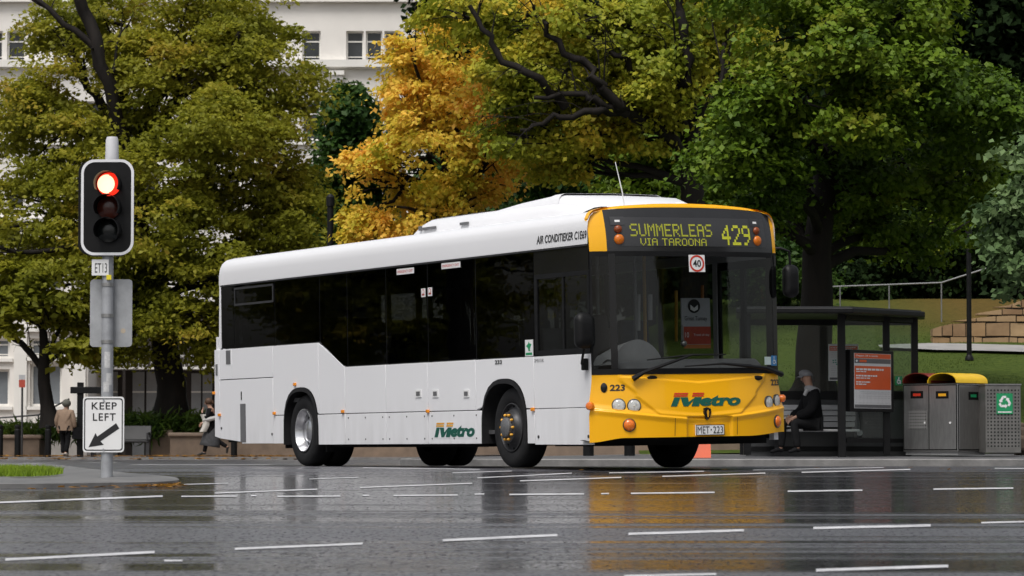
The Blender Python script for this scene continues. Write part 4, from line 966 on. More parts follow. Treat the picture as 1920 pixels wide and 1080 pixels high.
panel('driver_panel', [(t1003 + G, Z_SK + .004), (T_F - G, Z_SK + .004), (T_F - G, Z_LO - .012), (t1003 + G, Z_LO - .012)])
panel('driver_panel', [(t1003 + G, Z_B - .015), (T_F + .01, Z_B - .02), (T_F - G, Z_SK - .004), (t1003 + G, Z_SK - .004)])
# black seams behind the panels, window posts, arches
mb = MB()
for t in (t413, t436, t513, t598, t648, t724, t803, t893, t1003):
    if t in (t436,): zl, zh = za, Z_HI
    elif t in (t413, t513): zl, zh = .4, Z_HI
    elif t == t598: zl, zh = Z_SK, Z_HI
    else: zl, zh = Z_B + .03, Z_LO
    mb.box((t - .03, .022, zl), (t + .03, .04, zh))
mb.box((t413, .0415, Z_SK - .05), (-.75, .05, Z_SK + .05)); mb.box((.7, .0415, Z_SK - .05), (5.6, .05, Z_SK + .05)); mb.box((7.0, .0415, Z_SK - .05), (T_F, .05, Z_SK + .05)); mb.box((t413, .0415, za - .05), (t513, .05, za + .05))
part(mb, 'panel_seam', DARK, smooth=0)
for P in (RA, FA):
    mb = MB(); A = P(180, 0); 
    A = [(A[0][0], .3)] + A + [(A[-1][0], .3)]
    c = (sum(p[0] for p in A) / len(A), .5)
    inn = [(c[0] + (p[0] - c[0]) * .93, .3 + (p[1] - .3) * .93) for p in A]
    n = len(A)
    vs = [(a, -.022, b_) for a, b_ in A] + [(a, -.03, b_) for a, b_ in inn] + [(a, .6, b_) for a, b_ in inn]
    fs = [(i, i + 1, n + i + 1, n + i) for i in range(n - 1)] + [(n + i, n + i + 1, 2 * n + i + 1, 2 * n + i) for i in range(n - 1)]
    mb.add(vs, fs); part(mb, 'wheel_arch', RUBBER)
# windows: each pane a tinted sheet between black posts
t440, t516, t600, t652 = ts(440, 2.2), ts(516, 2.2), ts(600.5, 1.9), ts(652, 1.9)
t415 = ts(416, 2.1); t725, t8o, t89o, t100 = ts(725, 1.9), ts(803, 1.9), ts(893, 1.9), ts(1003, 1.9)
ZG = Z_W - .025
wins = [[(t415, Z_HI), (t440, Z_HI), (t440, ZG), (t415, ZG)], [(t440, Z_HI), (t516, Z_HI), (t516, ZG), (t440, ZG)], [(t516, Z_HI), (t600, Z_HI), (t600, ZG), (t516, ZG)],
        [(t648 - .05, Z_LO), (t652, Z_LO), (t652, ZG), (t600, ZG), (t600, Z_HI)], [(t652, Z_LO), (t725, Z_LO), (t725, ZG), (t652, ZG)],
        [(t725, Z_LO), (t8o, Z_LO), (t8o, ZG), (t725, ZG)], [(t8o, Z_LO), (t89o, Z_LO), (t89o, ZG), (t8o, ZG)], [(t89o, Z_LO), (t100, Z_LO), (t100, ZG), (t89o, ZG)]]
wobj = []
for P in wins:
    c = (sum(p[0] for p in P) / len(P), sum(p[1] for p in P) / len(P))
    Q = [(p[0] + (.011 if p[0] < c[0] else -.011), p[1] + (.004 if p[1] < c[1] else -.004)) for p in P]
    wobj.append(part(sheet(MB(), Q, -.008, -.002), 'window', GLASS_SIDE, smooth=0))
mb = MB()
for t in (t415, t440, t516, t600, t652, t725, t8o, t89o, t100):
    lo = Z_HI if t in (t415, t440, t516) else Z_LO
    mb.box((t - .045, .0, lo), (t + .045, .05, ZG))
mb.box((t415, .051, ZG - .06), (T_F - .05, .1, ZG + .01)); mb.box((t415, .051, Z_HI - .02), (t600, .1, Z_HI + .05)); mb.box((t648, .051, Z_LO - .03), (t100, .1, Z_LO + .05))
part(mb, 'window_post', DGREY, smooth=0)
mb = MB(); zq = 2.36
mb.box((t440 + .03, -.02, zq - .03), (t516 - .03, -.009, zq)); mb.box((t440 + .03, -.0195, zq), (t440 + .06, -.009, ZG - .03)); mb.box((t516 - .06, -.0195, zq), (t516 - .03, -.009, ZG - .03)); mb.box((t440 + .03, -.02, ZG - .06), (t516 - .03, -.009, ZG - .03))
mb.build('hopper_frame', DGREY, wobj[1], smooth=0)
# driver's window
tA, tB, tC, tD = t100, ts(1009, 1.9), ts(1057, 1.9), ts(1103, 1.9)
mb = MB(); mb.box((t100 + .01, -.01, 2.345), (T_F - .02, .03, ZG)); part(mb, 'black_glazed_strip', BLACKG, smooth=0)
mb = MB()
mb.box((t100 + .01, -.014, Z_LO), (tB, .03, 2.345)); mb.box((tD, -.014, Z_LO), (T_F - .01, .03, 2.345)); mb.box((tB, -.013, Z_LO), (tD, .03, Z_LO + .06)); mb.box((tB, -.013, 2.29), (tD, .03, 2.344)); mb.box((tC - .02, -.011, Z_LO + .06), (tC + .02, .02, 2.29))
part(mb, 'driver_window_frame', BLACK, smooth=0)
for a, b_ in ((tB, tC - .02), (tC + .02, tD)):
    mb = MB(); mb.box((a, .0, Z_LO + .06), (b_, .006, 2.29)); part(mb, 'driver_window', GLASS_FRONT, smooth=0)
# roof
prof = [(-.012, Z_W), (-.012, 2.82), (-.002, 2.91), (.025, 2.975), (.075, 3.02), (.18, 3.048), (.45, 3.075), (.85, 3.1), (1.28, 3.11)]
prof = prof + [(W - y, z) for y, z in reversed(prof[:-1])]
st = [(-2.97, .0), (-2.97, .72), (-2.962, .84), (-2.945, .92), (-2.915, .97), (-2.88, .99), (-2.84, 1.)] + [(-2 + i * .5, 1.) for i in range(22)] + [(T_F - .03, 1.)]
mb = MB(); npf = len(prof) - 1; ns = len(st) - 1
mb.grid(lambda u, v: (st[round(v * ns)][0], prof[round(u * npf)][0], Z_W + .003 + (prof[round(u * npf)][1] - Z_W) * st[round(v * ns)][1]), npf, ns)
part(mb, 'roof', WHITE, smooth=50)
mb = MB(); mb.box((-2.9, -.022, Z_W - .02), (T_F - .03, .01, Z_W - .002)); part(mb, 'cantrail_gutter', DGREY, smooth=0)
# roof-mounted cooling unit: low rear hump, taller front hump
def pod(t0, t1, y0, y1, zb, zt, rf, rb, e=.1):
    mb = MB(); st = [(t0, 0 if rb < 1 else .6), (t0 + rb * .15, .45 if rb < 1 else .68), (t0 + rb * .5, .8 if rb < 1 else .86), (t0 + rb, 1), (t1 - rf, 1), (t1 - rf * .45, .78), (t1 - rf * .12, .35), (t1, 0)]
    cs = [(0, 0), (.012, .5), (.03, .82), (.05, .94), (.085, 1), (.5, 1.03), (.915, 1), (.95, .94), (.97, .82), (.988, .5), (1, 0)]
    mb.grid(lambda u, v: (st[round(v * 7)][0], lerp(y0, y1, cs[round(u * 10)][0]), zb + (zt - zb) * cs[round(u * 10)][1] * st[round(v * 7)][1]), 10, 7); return mb
o = part(pod(2.62, 7.7, .46, 2.1, 3.02, 3.275, 1.0, .55), 'air_conditioner', WHITE, smooth=50)
pod(4.5, 7.85, .5, 2.06, 3.05, 3.375, 1.3, 2.3).build('upper_cowl', WHITE, o, smooth=50)
mb = MB()
for a, b_ in ((2.95, 3.02), (3.06, 3.45), (4.2, 4.42)): mb.box((a, .445, 3.13), (b_, .47, 3.165 if a > 3.03 else 3.19))
mb.build('vent_slot', MGREY, o, smooth=0)
mb = MB(); mb.grid(lambda u, v: (lerp(3.25, 4.55, v), lerp(.62, 1.95, u), 3.286 + .012 * math.sin(math.pi * u)), 6, 1); mb.build('intake_mesh', LGREY, o, smooth=30)
mb = MB(); mb.prism([(7.75, 3.02), (8.48, 3.02), (8.48, 3.1), (8.3, 3.1)], lambda t, z: (t, .22, z), lambda t, z: (t, .3, z)); part(mb, 'roof_vent', BLACK, smooth=0)
mb = MB(); mb.tube([(8.1, .75, 3.08), (8.06, .74, 3.3), (7.95, .71, 3.68)], [.012, .008, .005], 6); part(mb, 'aerial', mat('pale_aerial', (.6, .6, .6), .4))
mb = MB(); mb.sphere((8.45, 1.3, 3.13), .09, 10, (1.2, 1, .5)); part(mb, 'roof_dome', WHITE)
# front surface
def D_(z): return (.30 + .045 * sstep(1.1, .6, z)) if z < 1.3 else .30 - .07 * min(1, (z - 1.3) / 1.2)
def relief(y, z):
    if z > 1.12: return 0.
    u = abs(y - W / 2); q = 0.
    zc = .57 + .13 * (u / 1.28) ** 1.3
    q += .026 * sstep(zc + .012, zc - .012, z) + .02 * sstep(.08, 0, abs(z - zc))
    uv = lerp(.80, 1.0, sstep(.84, 1.07, z)) if z > .84 else lerp(.50, .80, max(0, (z - .6) / .24))
    q += .018 * sstep(uv + .018, uv - .018, u) * sstep(zc - .01, zc + .03, z)
    zt = 1.0 + .075 * min(1, u / .95); q -= .02 * sstep(zt - .008, zt + .012, z) * sstep(1.0, .95, u)
    q -= .03 * sstep(.3, .28, abs(y - 1.39)) * sstep(.14, .12, abs(z - .46))       # recess round the number plate
    return q
def yb_(y, z): return W / 2 + (y - W / 2) * (1 + .045 * sstep(1.1, .6, z))
def FT(y, z):
    s = min(1., abs((y - W / 2) / 1.3)); t = T_F - .02 + D_(z) * (1 - s ** 3.2)
    if z > 2.5: t -= .11 * ((z - 2.5) / .55) ** 2
    return t
def PF(y, z, off=0., rel=True):
    e = .01; t = FT(y, z) + (relief(y, z) if rel else 0)
    n = Vector((1, -(FT(y + e, z) - FT(y - e, z)) / (2 * e), -(FT(y, z + e) - FT(y, z - e)) / (2 * e))).normalized()
    return Vector((t, yb_(y, z), z)) + n * off
def FN(y, z):
    e = .01; return Vector((1, -(FT(y + e, z) - FT(y - e, z)) / (2 * e), 0)).normalized()
def front_yz(px, py):
    t = 8.75; y = z = 1.
    for _ in range(80):
        d = ray(px, py); kk = ((BO + FWD * t - CP).dot(FWD)) / d.dot(FWD); q = CP + d * kk - BO; y, z = q.dot(LE2), q.dot(UP2); t = t * .65 + .35 * FT(y, z)
    return y, z
def skin_f(y0, y1, zlo, zhi, nu, nv, off=0., rel=False, mb=None, back=0.):
    mb = mb or MB(); fl = lambda f, y: f(y) if callable(f) else f
    fn = lambda u, v: PF(lerp(y0, y1, u), lerp(fl(zlo, lerp(y0, y1, u)), fl(zhi, lerp(y0, y1, u)), v), off, rel)
    mb.grid(fn, nu, nv)
    if back:
        g2 = lambda u, v: fn(u, v) - Vector((back, 0, 0)); mb.grid(g2, nu, nv)
        for e in (0, 1): mb.grid(lambda u, v: fn(u, e) - Vector((back * v, 0, 0)), nu, 1); mb.grid(lambda u, v: fn(e, u) - Vector((back * v, 0, 0)), nv, 1)
    return mb
zbot = lambda y: .355 + .05 * sstep(.35, 0, y) * -1 + .04 * sstep(1.9, 2.56, y)
o = part(skin_f(0, W, zbot, 1.1, 170, 90, 0, True), 'front_panel', YELLOW, smooth=75)
fp = o
mb = MB(); mb.grid(lambda u, v: PF(lerp(0, W, u), zbot(lerp(0, W, u)), 0, True) - Vector((.25 * v, 0, -.03 * v)), 40, 2); mb.build('bumper_underside', BLACK, fp)
# black surround of the windscreen, corner glass, windscreen, far pillar
yL, yR = .235, 2.50
part(skin_f(0, W, 1.102, 1.17, 80, 2, .004), 'windscreen_surround', BLACK)
part(skin_f(.2, .275, 1.17, 2.53, 6, 10, .005), 'pillar', BLACKG, smooth=60)
part(skin_f(yR - .03, W, 1.17, 2.53, 8, 10, .005), 'pillar', BLACKG, smooth=60)
part(skin_f(0, .022, 1.17, 2.53, 3, 10, .004), 'pillar', BLACK, smooth=60)
part(skin_f(.022, .2, 1.17, 2.53, 8, 10, .002), 'corner_window', GLASS_FRONT, smooth=60)
ws = part(skin_f(.275, yR - .03, 1.17, 2.5, 50, 24, .003), 'windscreen', GLASS_FRONT, smooth=80)
part(skin_f(0, W, 2.5, 2.56, 80, 2, .004), 'windscreen_header', BLACK)
# destination box: dark backing, display, marker lamps, all behind a glossy cover
zt_ = lambda y: 3.045 + .045 * (1 - ((y - 1.28) / 1.28) ** 2)
o = part(skin_f(.19, 2.5, 2.56, zt_, 50, 12, .0, False), 'destination_cover', mat('display_black', (.02, .02, .021), .16, var=.15, vs=2), smooth=80)
part(skin_f(.36, 2.38, 2.62, 2.965, 30, 6, .003), 'display_screen', mat('display_grey', (.032, .032, .034), .35, var=.1, vs=1.5), smooth=80)
LED = mat('led_dots', (.3, .31, .02), .5, emit=(.5, .5, .03), es=.24)
LEDD = mat('led_dots_bright', (.33, .34, .02), .5, emit=(.55, .56, .03), es=.3)
dsp = MB(); fn = lambda u, v: PF(u, v, .007, False)
put_dots(dsp, 'SUMMERLEAS', .475, 1.565, 2.735, 2.885, fn); dl = dsp.build('route_lettering', LED, o, smooth=0)
dsp = MB(); put_dots(dsp, 'VIA TAROONA', .59, 1.475, 2.625, 2.712, fn, sub=1, fill=.85); dsp.build('route_lettering', LED, o, smooth=0)
for i_, ch_ in enumerate('429'): dsp = MB(); put_dots(dsp, ch_, 1.70 + .148 * i_, 1.824 + .148 * i_, 2.64, 2.88, fn, sub=2, fill=.9); dsp.build('route_digit', LEDD, o, smooth=0)
for y0, y1 in ((.255, .42), (2.14, 2.3)):
    part(skin_f(y0, y1, 2.87, 2.97, 4, 4, .008), 'sensor_box', DGREY, smooth=80)
    ym = (y0 + y1) / 2; mb = MB(); mb.add([PF(ym - .03, 2.905, .011), PF(ym + .03, 2.905, .011), PF(ym + .03, 2.93, .011), PF(ym - .03, 2.93, .011)], [(0, 1, 2, 3)]); part(mb, 'white_chip', PAPER, smooth=0)
def roundel(y, z, r, prof, name, m, parent=None, off=.0, rel=True, sx=1):
    n = FN(y, z); p = PF(y, z, off, rel); M = T(*p) @ n.to_track_quat('Z', 'Y').to_matrix().to_4x4()
    mb = MB(); mb.lathe([(r * a, h) for a, h in prof], M, 28); return part(mb, name, m, parent, smooth=50)
LP = [(1, 0), (1, .01), (.86, .025), (.5, .036), (1e-3, .04)]
for y in (.335, 2.23):
    roundel(y, 2.70, .06, LP, 'marker_lamp', mat('glowing_amber', (.5, .13, .006), .3, var=.25, vs=60, emit=(1, .2, .01), es=.05), off=.004, rel=False)
    roundel(y, 2.82, .048, LP, 'marker_lamp', mat('dim_amber', (.22, .045, .008), .3, var=.2, vs=60), off=.004, rel=False)
# yellow hoop
def roof_z(y):
    for (ya, za_), (yb2, zb2) in zip(prof[1:], prof[2:]):
        if y <= yb2: return lerp(za_, zb2, max(0., (y - ya) / max(1e-6, yb2 - ya)))
    return prof[-1][1]
fnr = lambda y: max(2.9, roof_z(min(max(y, .001), W - .001)) + .03)
mb = MB(); skin_f(0, .19, 2.53, lambda y: min(3.04, fnr(y) - .02), 16, 16, .003, False, mb); skin_f(2.5, W, 2.56, lambda y: min(3.04, fnr(y) - .02), 12, 12, .003, False, mb)
zt2 = lambda y: 3.075 + .05 * (1 - ((y - 1.28) / 1.28) ** 4)
mb.grid(lambda u, v: PF(lerp(0, W, u), lerp(2.86 if lerp(0, W, u) < .19 or lerp(0, W, u) > 2.5 else zt_(lerp(0, W, u)), fnr(lerp(0, W, u)) - .025, v), .004, False), 80, 4)
def lip(u, v):
    y = lerp(0, W, u); p = PF(y, fnr(y) - .025, .004, False); a = v * math.pi / 2
    return p + Vector((-.05 * math.sin(a) - .0 , 0, .027 * (1 - math.cos(a)))) if v <= 1 else p
mb.grid(lip, 80, 6)
mb.grid(lambda u, v: PF(lerp(0, W, u), fnr(lerp(0, W, u)) - .025, .004, False) * (1 - v) + Vector((-.05 * (1 - v), 0, .027)) + Vector(((T_F - .04) * v, lerp(0, W, u) * v, (fnr(lerp(0, W, u)) - .025) * v)), 80, 2)
part(mb, 'front_hoop', YELLOW, smooth=60)
# lamps and badges on the yellow face
for px, py in ((1165, 760), (1193, 761), (1436, 755), (1462.5, 752)):
    y, z = front_yz(px, py); y = min(y, 2.44) if px > 1450 else y
    hl = roundel(y, z, .074, [(1.14, -.03), (1.12, .014), (1.02, .018), (1.0, .004)], 'headlight', DGREY)
    roundel(y, z, .074, [(1, .0), (.9, .003), (.6, .006), (1e-3, .008)], 'reflector', mat('headlamp_reflector', (.75, .75, .72), .3, metal=.15, var=.3, vs=30), hl, off=.012)
    roundel(y, z, .074, [(1, 0.0), (.9, .012), (.5, .024), (1e-3, .028)], 'lens', LENS, hl, off=.012)
    roundel(y, z, .022, [(1, -.02), (1, .01), (.6, .02), (1e-3, .022)], 'bulb', mat('pale_bulb', (.8, .78, .7), .3), hl, off=.0)
for px, py in ((1183.5, 797), (1459, 790)):
    y, z = front_yz(px, py); y = min(y, 2.4)
    roundel(y, z, .07, [(1.12, -.01), (1.12, .008), (1., .012), (1., .006)], 'indicator_ring', DGREY, off=.004)
    roundel(y, z, .068, LP, 'fog_lamp', ORANGE, off=.004)
fs_ = lambda off=.004: (lambda u, v: PF(u, v, off, True))
def on_front(px0, px1, py0, py1):
    a = front_yz(px0, (py0 + py1) / 2); b_ = front_yz(px1, (py0 + py1) / 2); c = front_yz((px0 + px1) / 2, py1); d = front_yz((px0 + px1) / 2, py0); return a[0], b_[0], c[1], d[1]
y0, y1, z0, z1 = on_front(1145, 1173, 721, 733); mb = MB(); put_text(mb, '223', y0, y1, z0, z1, fs_(), bold=.03); mb.build('fleet_number', INKK, fp, smooth=0)
mb = MB(); put_text(mb, '223', 2.385, 2.56, z0 + .045, z1 + .045, fs_(), bold=.03); mb.build('fleet_number', INKK, fp, smooth=0)
y, z = front_yz(1134, 727); mb = MB(); n = FN(y, z); M = T(*PF(y, z, .0)) @ n.to_track_quat('Z', 'Y').to_matrix().to_4x4(); mb.lathe([(.05, 0), (.05, .012), (.03, .02), (1e-3, .022)], M @ Matrix.Diagonal((.8, 1.15, 1, 1)), 20); mb.build('round_badge', BLACKG, fp)
# the wordmark: slanted capital with cut bars above it, then the rest in heavy slanted letters
def wordmark(fn, u0, u1, v0, v1, parent, bars=INKR):
    # fn(u, v) carries the mark; v0 base line, v1 top of the bars
    L = u1 - u0; H = v1 - v0; sh = .30
    q = lambda a, b_: fn(u0 + L * a, v0 + H * b_)
    mb = MB()
    def poly(P): mb.add([q(a + sh * .27 * b_, b_) for a, b_ in P], [tuple(range(len(P)))])
    top = .66
    poly([(0, 0), (.085, 0), (.085, top), (0, top)]); poly([(.087, top), (.19, top), (.225, top * .5), (.238, .0), (.175, .0)])
    poly([(.225, top * .5), (.283, top * .92), (.283, top * .62), (.238, 0)]); poly([(.285, .0), (.39, 0), (.39, top), (.285, top)])
    put_text(mb, 'etro', .0, 1., 0, 1., lambda a, b_: fn(u0 + L * (.41 + .59 * a), v0 + H * (-.0 + .80 * b_)), shear=.26, bold=.05)
    mb.build('wordmark', INKG, parent, smooth=0)
    mb = MB()
    for (b0_, b1_) in ((.72, .83), (.88, .99)):
        for a0_, a1_ in ((-.005, .19), (.255, .42)): mb.add([q(a0_ + sh * .27 * b0_ * .8, b0_), q(a1_ + sh * .27 * b0_ * .8, b0_), q(a1_ + sh * .27 * b1_ * .8 - .0, b1_), q(a0_ + sh * .27 * b1_ * .8, b1_)], [(0, 1, 2, 3)])
    mb.build('wordmark_bars', bars, parent, smooth=0)
y0, y1, z0, z1 = on_front(1257, 1384, 736, 761.5); wordmark(fs_(.005), y0, y1, z0, z1, fp)
y, z = front_yz(1323.5, 775); mb = MB(); M = T(*PF(y, z, .0)) @ FN(y, z).to_track_quat('Z', 'Y').to_matrix().to_4x4()
sh_ = [(-.05, .06), (0, .075), (.05, .06), (.052, .0), (.03, -.06), (0, -.085), (-.03, -.06), (-.052, 0)]
mb.prism(sh_, lambda a, b_: M @ Vector((a, b_, .0)), lambda a, b_: M @ Vector((a * .85, b_ * .85, .022))); bd = mb.build('shield_badge', BLACKG, fp, smooth=0)
mb = MB(); mb.prism([(-.008, -.045), (.008, -.045), (.014, .02), (0, .045), (-.014, .02)], lambda a, b_: M @ Vector((a, b_, .0225)), lambda a, b_: M @ Vector((a, b_, .026))); mb.build('badge_emblem', INKO, bd, smooth=0)
y0, y1, z0, z1 = on_front(1303, 1354, 797, 815); zm = (z0 + z1) / 2
mb = MB(); skin_f(y0, y1, zm - .062, zm + .062, 8, 2, .03, False, mb, back=.02); npl = mb.build('number_plate', PAPER, fp, smooth=30)
fpl = lambda u, v: PF(u, v, .033, False)
mb = MB(); put_text(mb, 'MET', y0 + .02, lerp(y0, y1, .47), zm - .042, zm + .042, fpl, bold=.0); put_text(mb, '223', lerp(y0, y1, .6), y1 - .02, zm - .042, zm + .042, fpl); mb.add([fpl(lerp(y0, y1, .51), zm - .006), fpl(lerp(y0, y1, .55), zm - .006), fpl(lerp(y0, y1, .55), zm + .01), fpl(lerp(y0, y1, .51), zm + .01)], [(0, 1, 2, 3)]); mb.build('lettering', INKK, npl, smooth=0)
mb = MB()
for a, b_, c, d in ((y0, y1, zm - .062, zm - .055), (y0, y1, zm + .055, zm + .062), (y0, y0 + .008, zm - .055, zm + .055), (y1 - .008, y1, zm - .055, zm + .055)): mb.add([PF(a, c, .0325, False), PF(b_, c, .0325, False), PF(b_, d, .0325, False), PF(a, d, .0325, False)], [(0, 1, 2, 3)])
mb.build('plate_border', INKK, npl, smooth=0)
for px in (1223, 1419):
    y, z = front_yz(px, 707); mb = MB(); mb.sphere((0, 0, 0), .06, 8, (.35, 1.2, .5)); mb.v = [tuple(PF(y, z - .01, 0) + Vector(p)) for p in mb.v]; mb.build('washer_jet_cover', BLACK, fp)
mb = MB()
for y in (.93, 1.75): mb.add([PF(y - .004, .37, .002), PF(y + .004, .37, .002), PF(y + .004, .58, .002), PF(y - .004, .58, .002)], [(0, 1, 2, 3)])
mb.build('bumper_joint', mat('joint_shadow', (.2, .09, .004), .6), fp, smooth=0)
o = roundel(.012, .735, .05, [(1, 0), (1, .05), (.7, .075), (1e-3, .08)], 'side_indicator', ORANGE); roundel(2.55, .8, .045, [(1, 0), (1, .04), (.6, .06), (1e-3, .06)], 'side_indicator', ORANGE)
# stickers on the windscreen
y0, y1, z0, z1 = on_front(1291, 1321, 478, 510)
mb = MB(); skin_f(y0, y1, z0 - .0, z1, 4, 4, .008, False, mb); o = mb.build('speed_sticker', PAPER, ws, smooth=80); yc, zc = (y0 + y1) / 2, (z0 + z1) / 2
mb = MB(); N_ = 36
mb.add([PF(yc + r * math.cos(6.2832 * i / N_), zc + r * math.sin(6.2832 * i / N_), .011, False) for r in (.078, .1) for i in range(N_)], [(i, (i + 1) % N_, N_ + (i + 1) % N_, N_ + i) for i in range(N_)]); mb.build('red_ring', INKR, o, smooth=0)
mb = MB(); put_text(mb, '40', yc - .055, yc + .055, zc - .042, zc + .042, lambda u, v: PF(u, v, .011, False), bold=.02); mb.build('lettering', INKK, o, smooth=0)
y0, y1, z0, z1 = on_front(1432, 1447, 669, 684); y0, y1 = 2.27, 2.395
mb = MB(); mb.grid(lambda u, v: PF(lerp(y0, y1, u), lerp(z0, z1, v), .012, False), 3, 2); mb.build('white_sticker', mat('pale_sticker', (.5, .6, .58), .5), ws, smooth=80)
y0, y1 = 2.4, 2.52
mb = MB(); mb.grid(lambda u, v: PF(lerp(y0, y1, u), lerp(z0 - .01, z1 + .015, v), .012, False), 3, 2); o = mb.build('wheelchair_sticker', BLUE, ws, smooth=80)
mb = MB(); q = lambda a, b_: PF(lerp(y0, y1, a), lerp(z0 - .01, z1 + .015, b_), .0155, False)
def stroke(mb, q, pts, wd):
    for (a, b_), (c, d) in zip(pts, pts[1:]):
        v = Vector((c - a, d - b_, 0)); v.normalize(); n = Vector((-v.y, v.x, 0)) * wd / 2; e = v * wd * .3
        mb.add([q(a - n.x - e.x, b_ - n.y - e.y), q(c - n.x + e.x, d - n.y + e.y), q(c + n.x + e.x, d + n.y + e.y), q(a + n.x - e.x, b_ + n.y - e.y)], [(0, 1, 2, 3)])
stroke(mb, q, [(.45, .78), (.47, .5), (.68, .5), (.78, .25)], .08); stroke(mb, q, [(.38, .56), (.28, .42), (.3, .26), (.45, .18), (.6, .24), (.66, .38)], .07); stroke(mb, q, [(.42, .86), (.5, .86)], .1); mb.build('pictogram', PAPER, o, smooth=0)
# wipers
def wiper(px0, px1, px2, px3):
    P = [PF(*front_yz(*p), off) for p, off in zip((px0, px1, px2), (.05, .07, .05))]
    mb = MB(); mb.tube(P, [.035, .022, .014], 8); o = part(mb, 'wiper', BLACK)
    mb = MB(); a, b_ = PF(*front_yz(*px3[0]), .03), PF(*front_yz(*px3[1]), .03); mb.tube([a, P[2], b_], [.008, .014, .008], 6); mb.build('wiper_blade', BLACK, o)
wiper((1184, 711), (1205, 698), (1293, 666), ((1212, 675), (1358, 665)))
wiper((1458, 702), (1428, 690), (1352, 682), ((1282, 687), (1405, 684)))
# driver's mirror and far mirror
def mirror(c, arm, sx, sz, name_r):
    mb = MB(); mb.tube(arm, .016, 8); o = part(mb, 'mirror_arm', BLACK)
    mb = MB(); prof_ = rrect(0, 0, sx, sz, min(sx, sz) * .75, 6)
    st_ = [(-.06, .75), (-.05, .92), (0, 1.), (.04, .95), (.07, .7), (.08, .4)]
    n = len(prof_); vs = [(c[0] + h, c[1] + a * s, c[2] + b_ * s) for h, s in st_ for a, b_ in prof_]
    mb.add(vs, [(j * n + i, j * n + (i + 1) % n, (j + 1) * n + (i + 1) % n, (j + 1) * n + i) for j in range(5) for i in range(n)] + [tuple(range(n)), tuple(range(5 * n, 6 * n))])
    mb.build('mirror_housing', BLACK, o, smooth=60)
mirror((8.66, -.14, 1.62), [(8.5, .0, 1.27), (8.52, -.1, 1.24), (8.62, -.14, 1.31), (8.66, -.14, 1.42)], .115, .215, '')
mb = MB(); mb.box((8.46, -.08, 1.16), (8.53, -.012, 1.3)); part(mb, 'mirror_bracket', BLACK, smooth=0, bevel=.01)
mirror((8.62, 2.74, 2.22), [(8.5, 2.5, 2.62), (8.6, 2.62, 2.62), (8.63, 2.72, 2.58), (8.62, 2.74, 2.4)], .095, .2, '')
# small things on the side
def on_side(px0, px1, py0, py1):
    t0 = side_tz(px0, (py0 + py1) / 2)[0]; t1 = side_tz(px1, (py0 + py1) / 2)[0]; return t0, t1, side_tz((px0 + px1) / 2, py1)[1], side_tz((px0 + px1) / 2, py0)[1]
def side_box(name, px0, px1, py0, py1, m, y0=-.017, y1=-.008, parent=None):
    t0, t1, z0, z1 = on_side(px0, px1, py0, py1); mb = MB(); mb.box((t0, y0, z0), (t1, y1, z1)); return part(mb, name, m, parent, smooth=0)
for q in ((425.5, 433.5, 657, 683), (406, 409.5, 683, 704)): side_box('intake_grille', *q, MGREY)
side_box('radiator_slot', 452.5, 462.5, 757, 829, MGREY)
for px in (786.5, 818.5, 876.5):
    o = side_box('vent_frame', px - 5.5, px + 5.5, 731, 745, PAPER, -.022); side_box('vent', px - 3.2, px + 3.5, 734, 742, MGREY, -.026, -.02, o)
for px, py in ((555.5, 720.5), (645.5, 771.5), (517, 775), (414, 778), (805, 771), (1002, 767.5), (403.5, 737)):
    t_, z_ = side_tz(px, py); mb = MB(); mb.box((t_ - .035, -.04, z_ - .022), (t_ + .035, -.01, z_ + .022)); part(mb, 'side_marker', AMBER, smooth=0, bevel=.008)
mb = MB()
for a, b_ in ((t648, t724), (t724, t803), (t803, 5.65)):
    for q in (.08, .5, .92):
        for z_ in (.37, .66): mb.disc((lerp(a, b_, q), -.012, z_), .011, RX(R(90)), 8, .005)
for a, b_ in ((7.15, 8.5),):
    for z_ in (.38,): mb.disc((a + .07, -.012, z_), .02, RX(R(90)), 10, .008); mb.disc((b_, -.012, z_), .02, RX(R(90)), 10, .008)
for px, py in ((417, 803), (512, 814)):
    t_, z_ = side_tz(px, py); mb.disc((t_, -.012, z_), .02, RX(R(90)), 10, .008)
part(mb, 'rivets', DGREY, smooth=0)
mb = MB(); t_, z_ = side_tz(455, 742); mb.box((t_ - .03, -.018, z_ - .06), (t_, -.011, z_ + .06)); part(mb, 'door_latch', DARK, smooth=0)
fs2 = lambda u, v: (u, -.0165, v)
t0, t1, z0, z1 = on_side(816.5, 892, 792, 819.5); holder = side_box('sign_film', 815, 894, 790, 822, WHITE, -.0135, -.01); wordmark(fs2, t0, t1, z0, z1, holder, INKO)
t0, t1, z0, z1 = on_side(930, 943, 675, 683); mb = MB(); put_text(mb, '233', t0, t1, z0, z1, fs2, bold=.03); part(mb, 'fleet_number', INKK, smooth=0)
t0, t1, z0, z1 = on_side(1008, 1102, 436, 457); zc = (z0 + z1) / 2; zc = 2.765
mb = MB(); put_text(mb, 'AIR CONDITIEKER C1E69', t0, t1, zc - .05, zc + .05, lambda u, v: (u, -.0165, v), shear=.2, bold=.018); part(mb, 'side_lettering', INKK, smooth=0)
t0, t1, z0, z1 = on_side(1004, 1022, 673, 679); mb = MB(); put_text(mb, '2M513/K', t0, t1, z0, z1, fs2); part(mb, 'small_lettering', MGREY, smooth=0)
for q in ((745.5, 777.5, 503, 514), (829.5, 864.5, 492, 503)):
    o = side_box('window_sticker', *q, PAPER, -.014, -.009); t0, t1, z0, z1 = on_side(*q); mb = MB(); put_text(mb, 'EMERGENCY EXIT', t0 + .03, t1 - .03, z0 + .022, z1 - .022, lambda u, v: (u, -.0165, v)); mb.build('lettering', INKR, o, smooth=0)
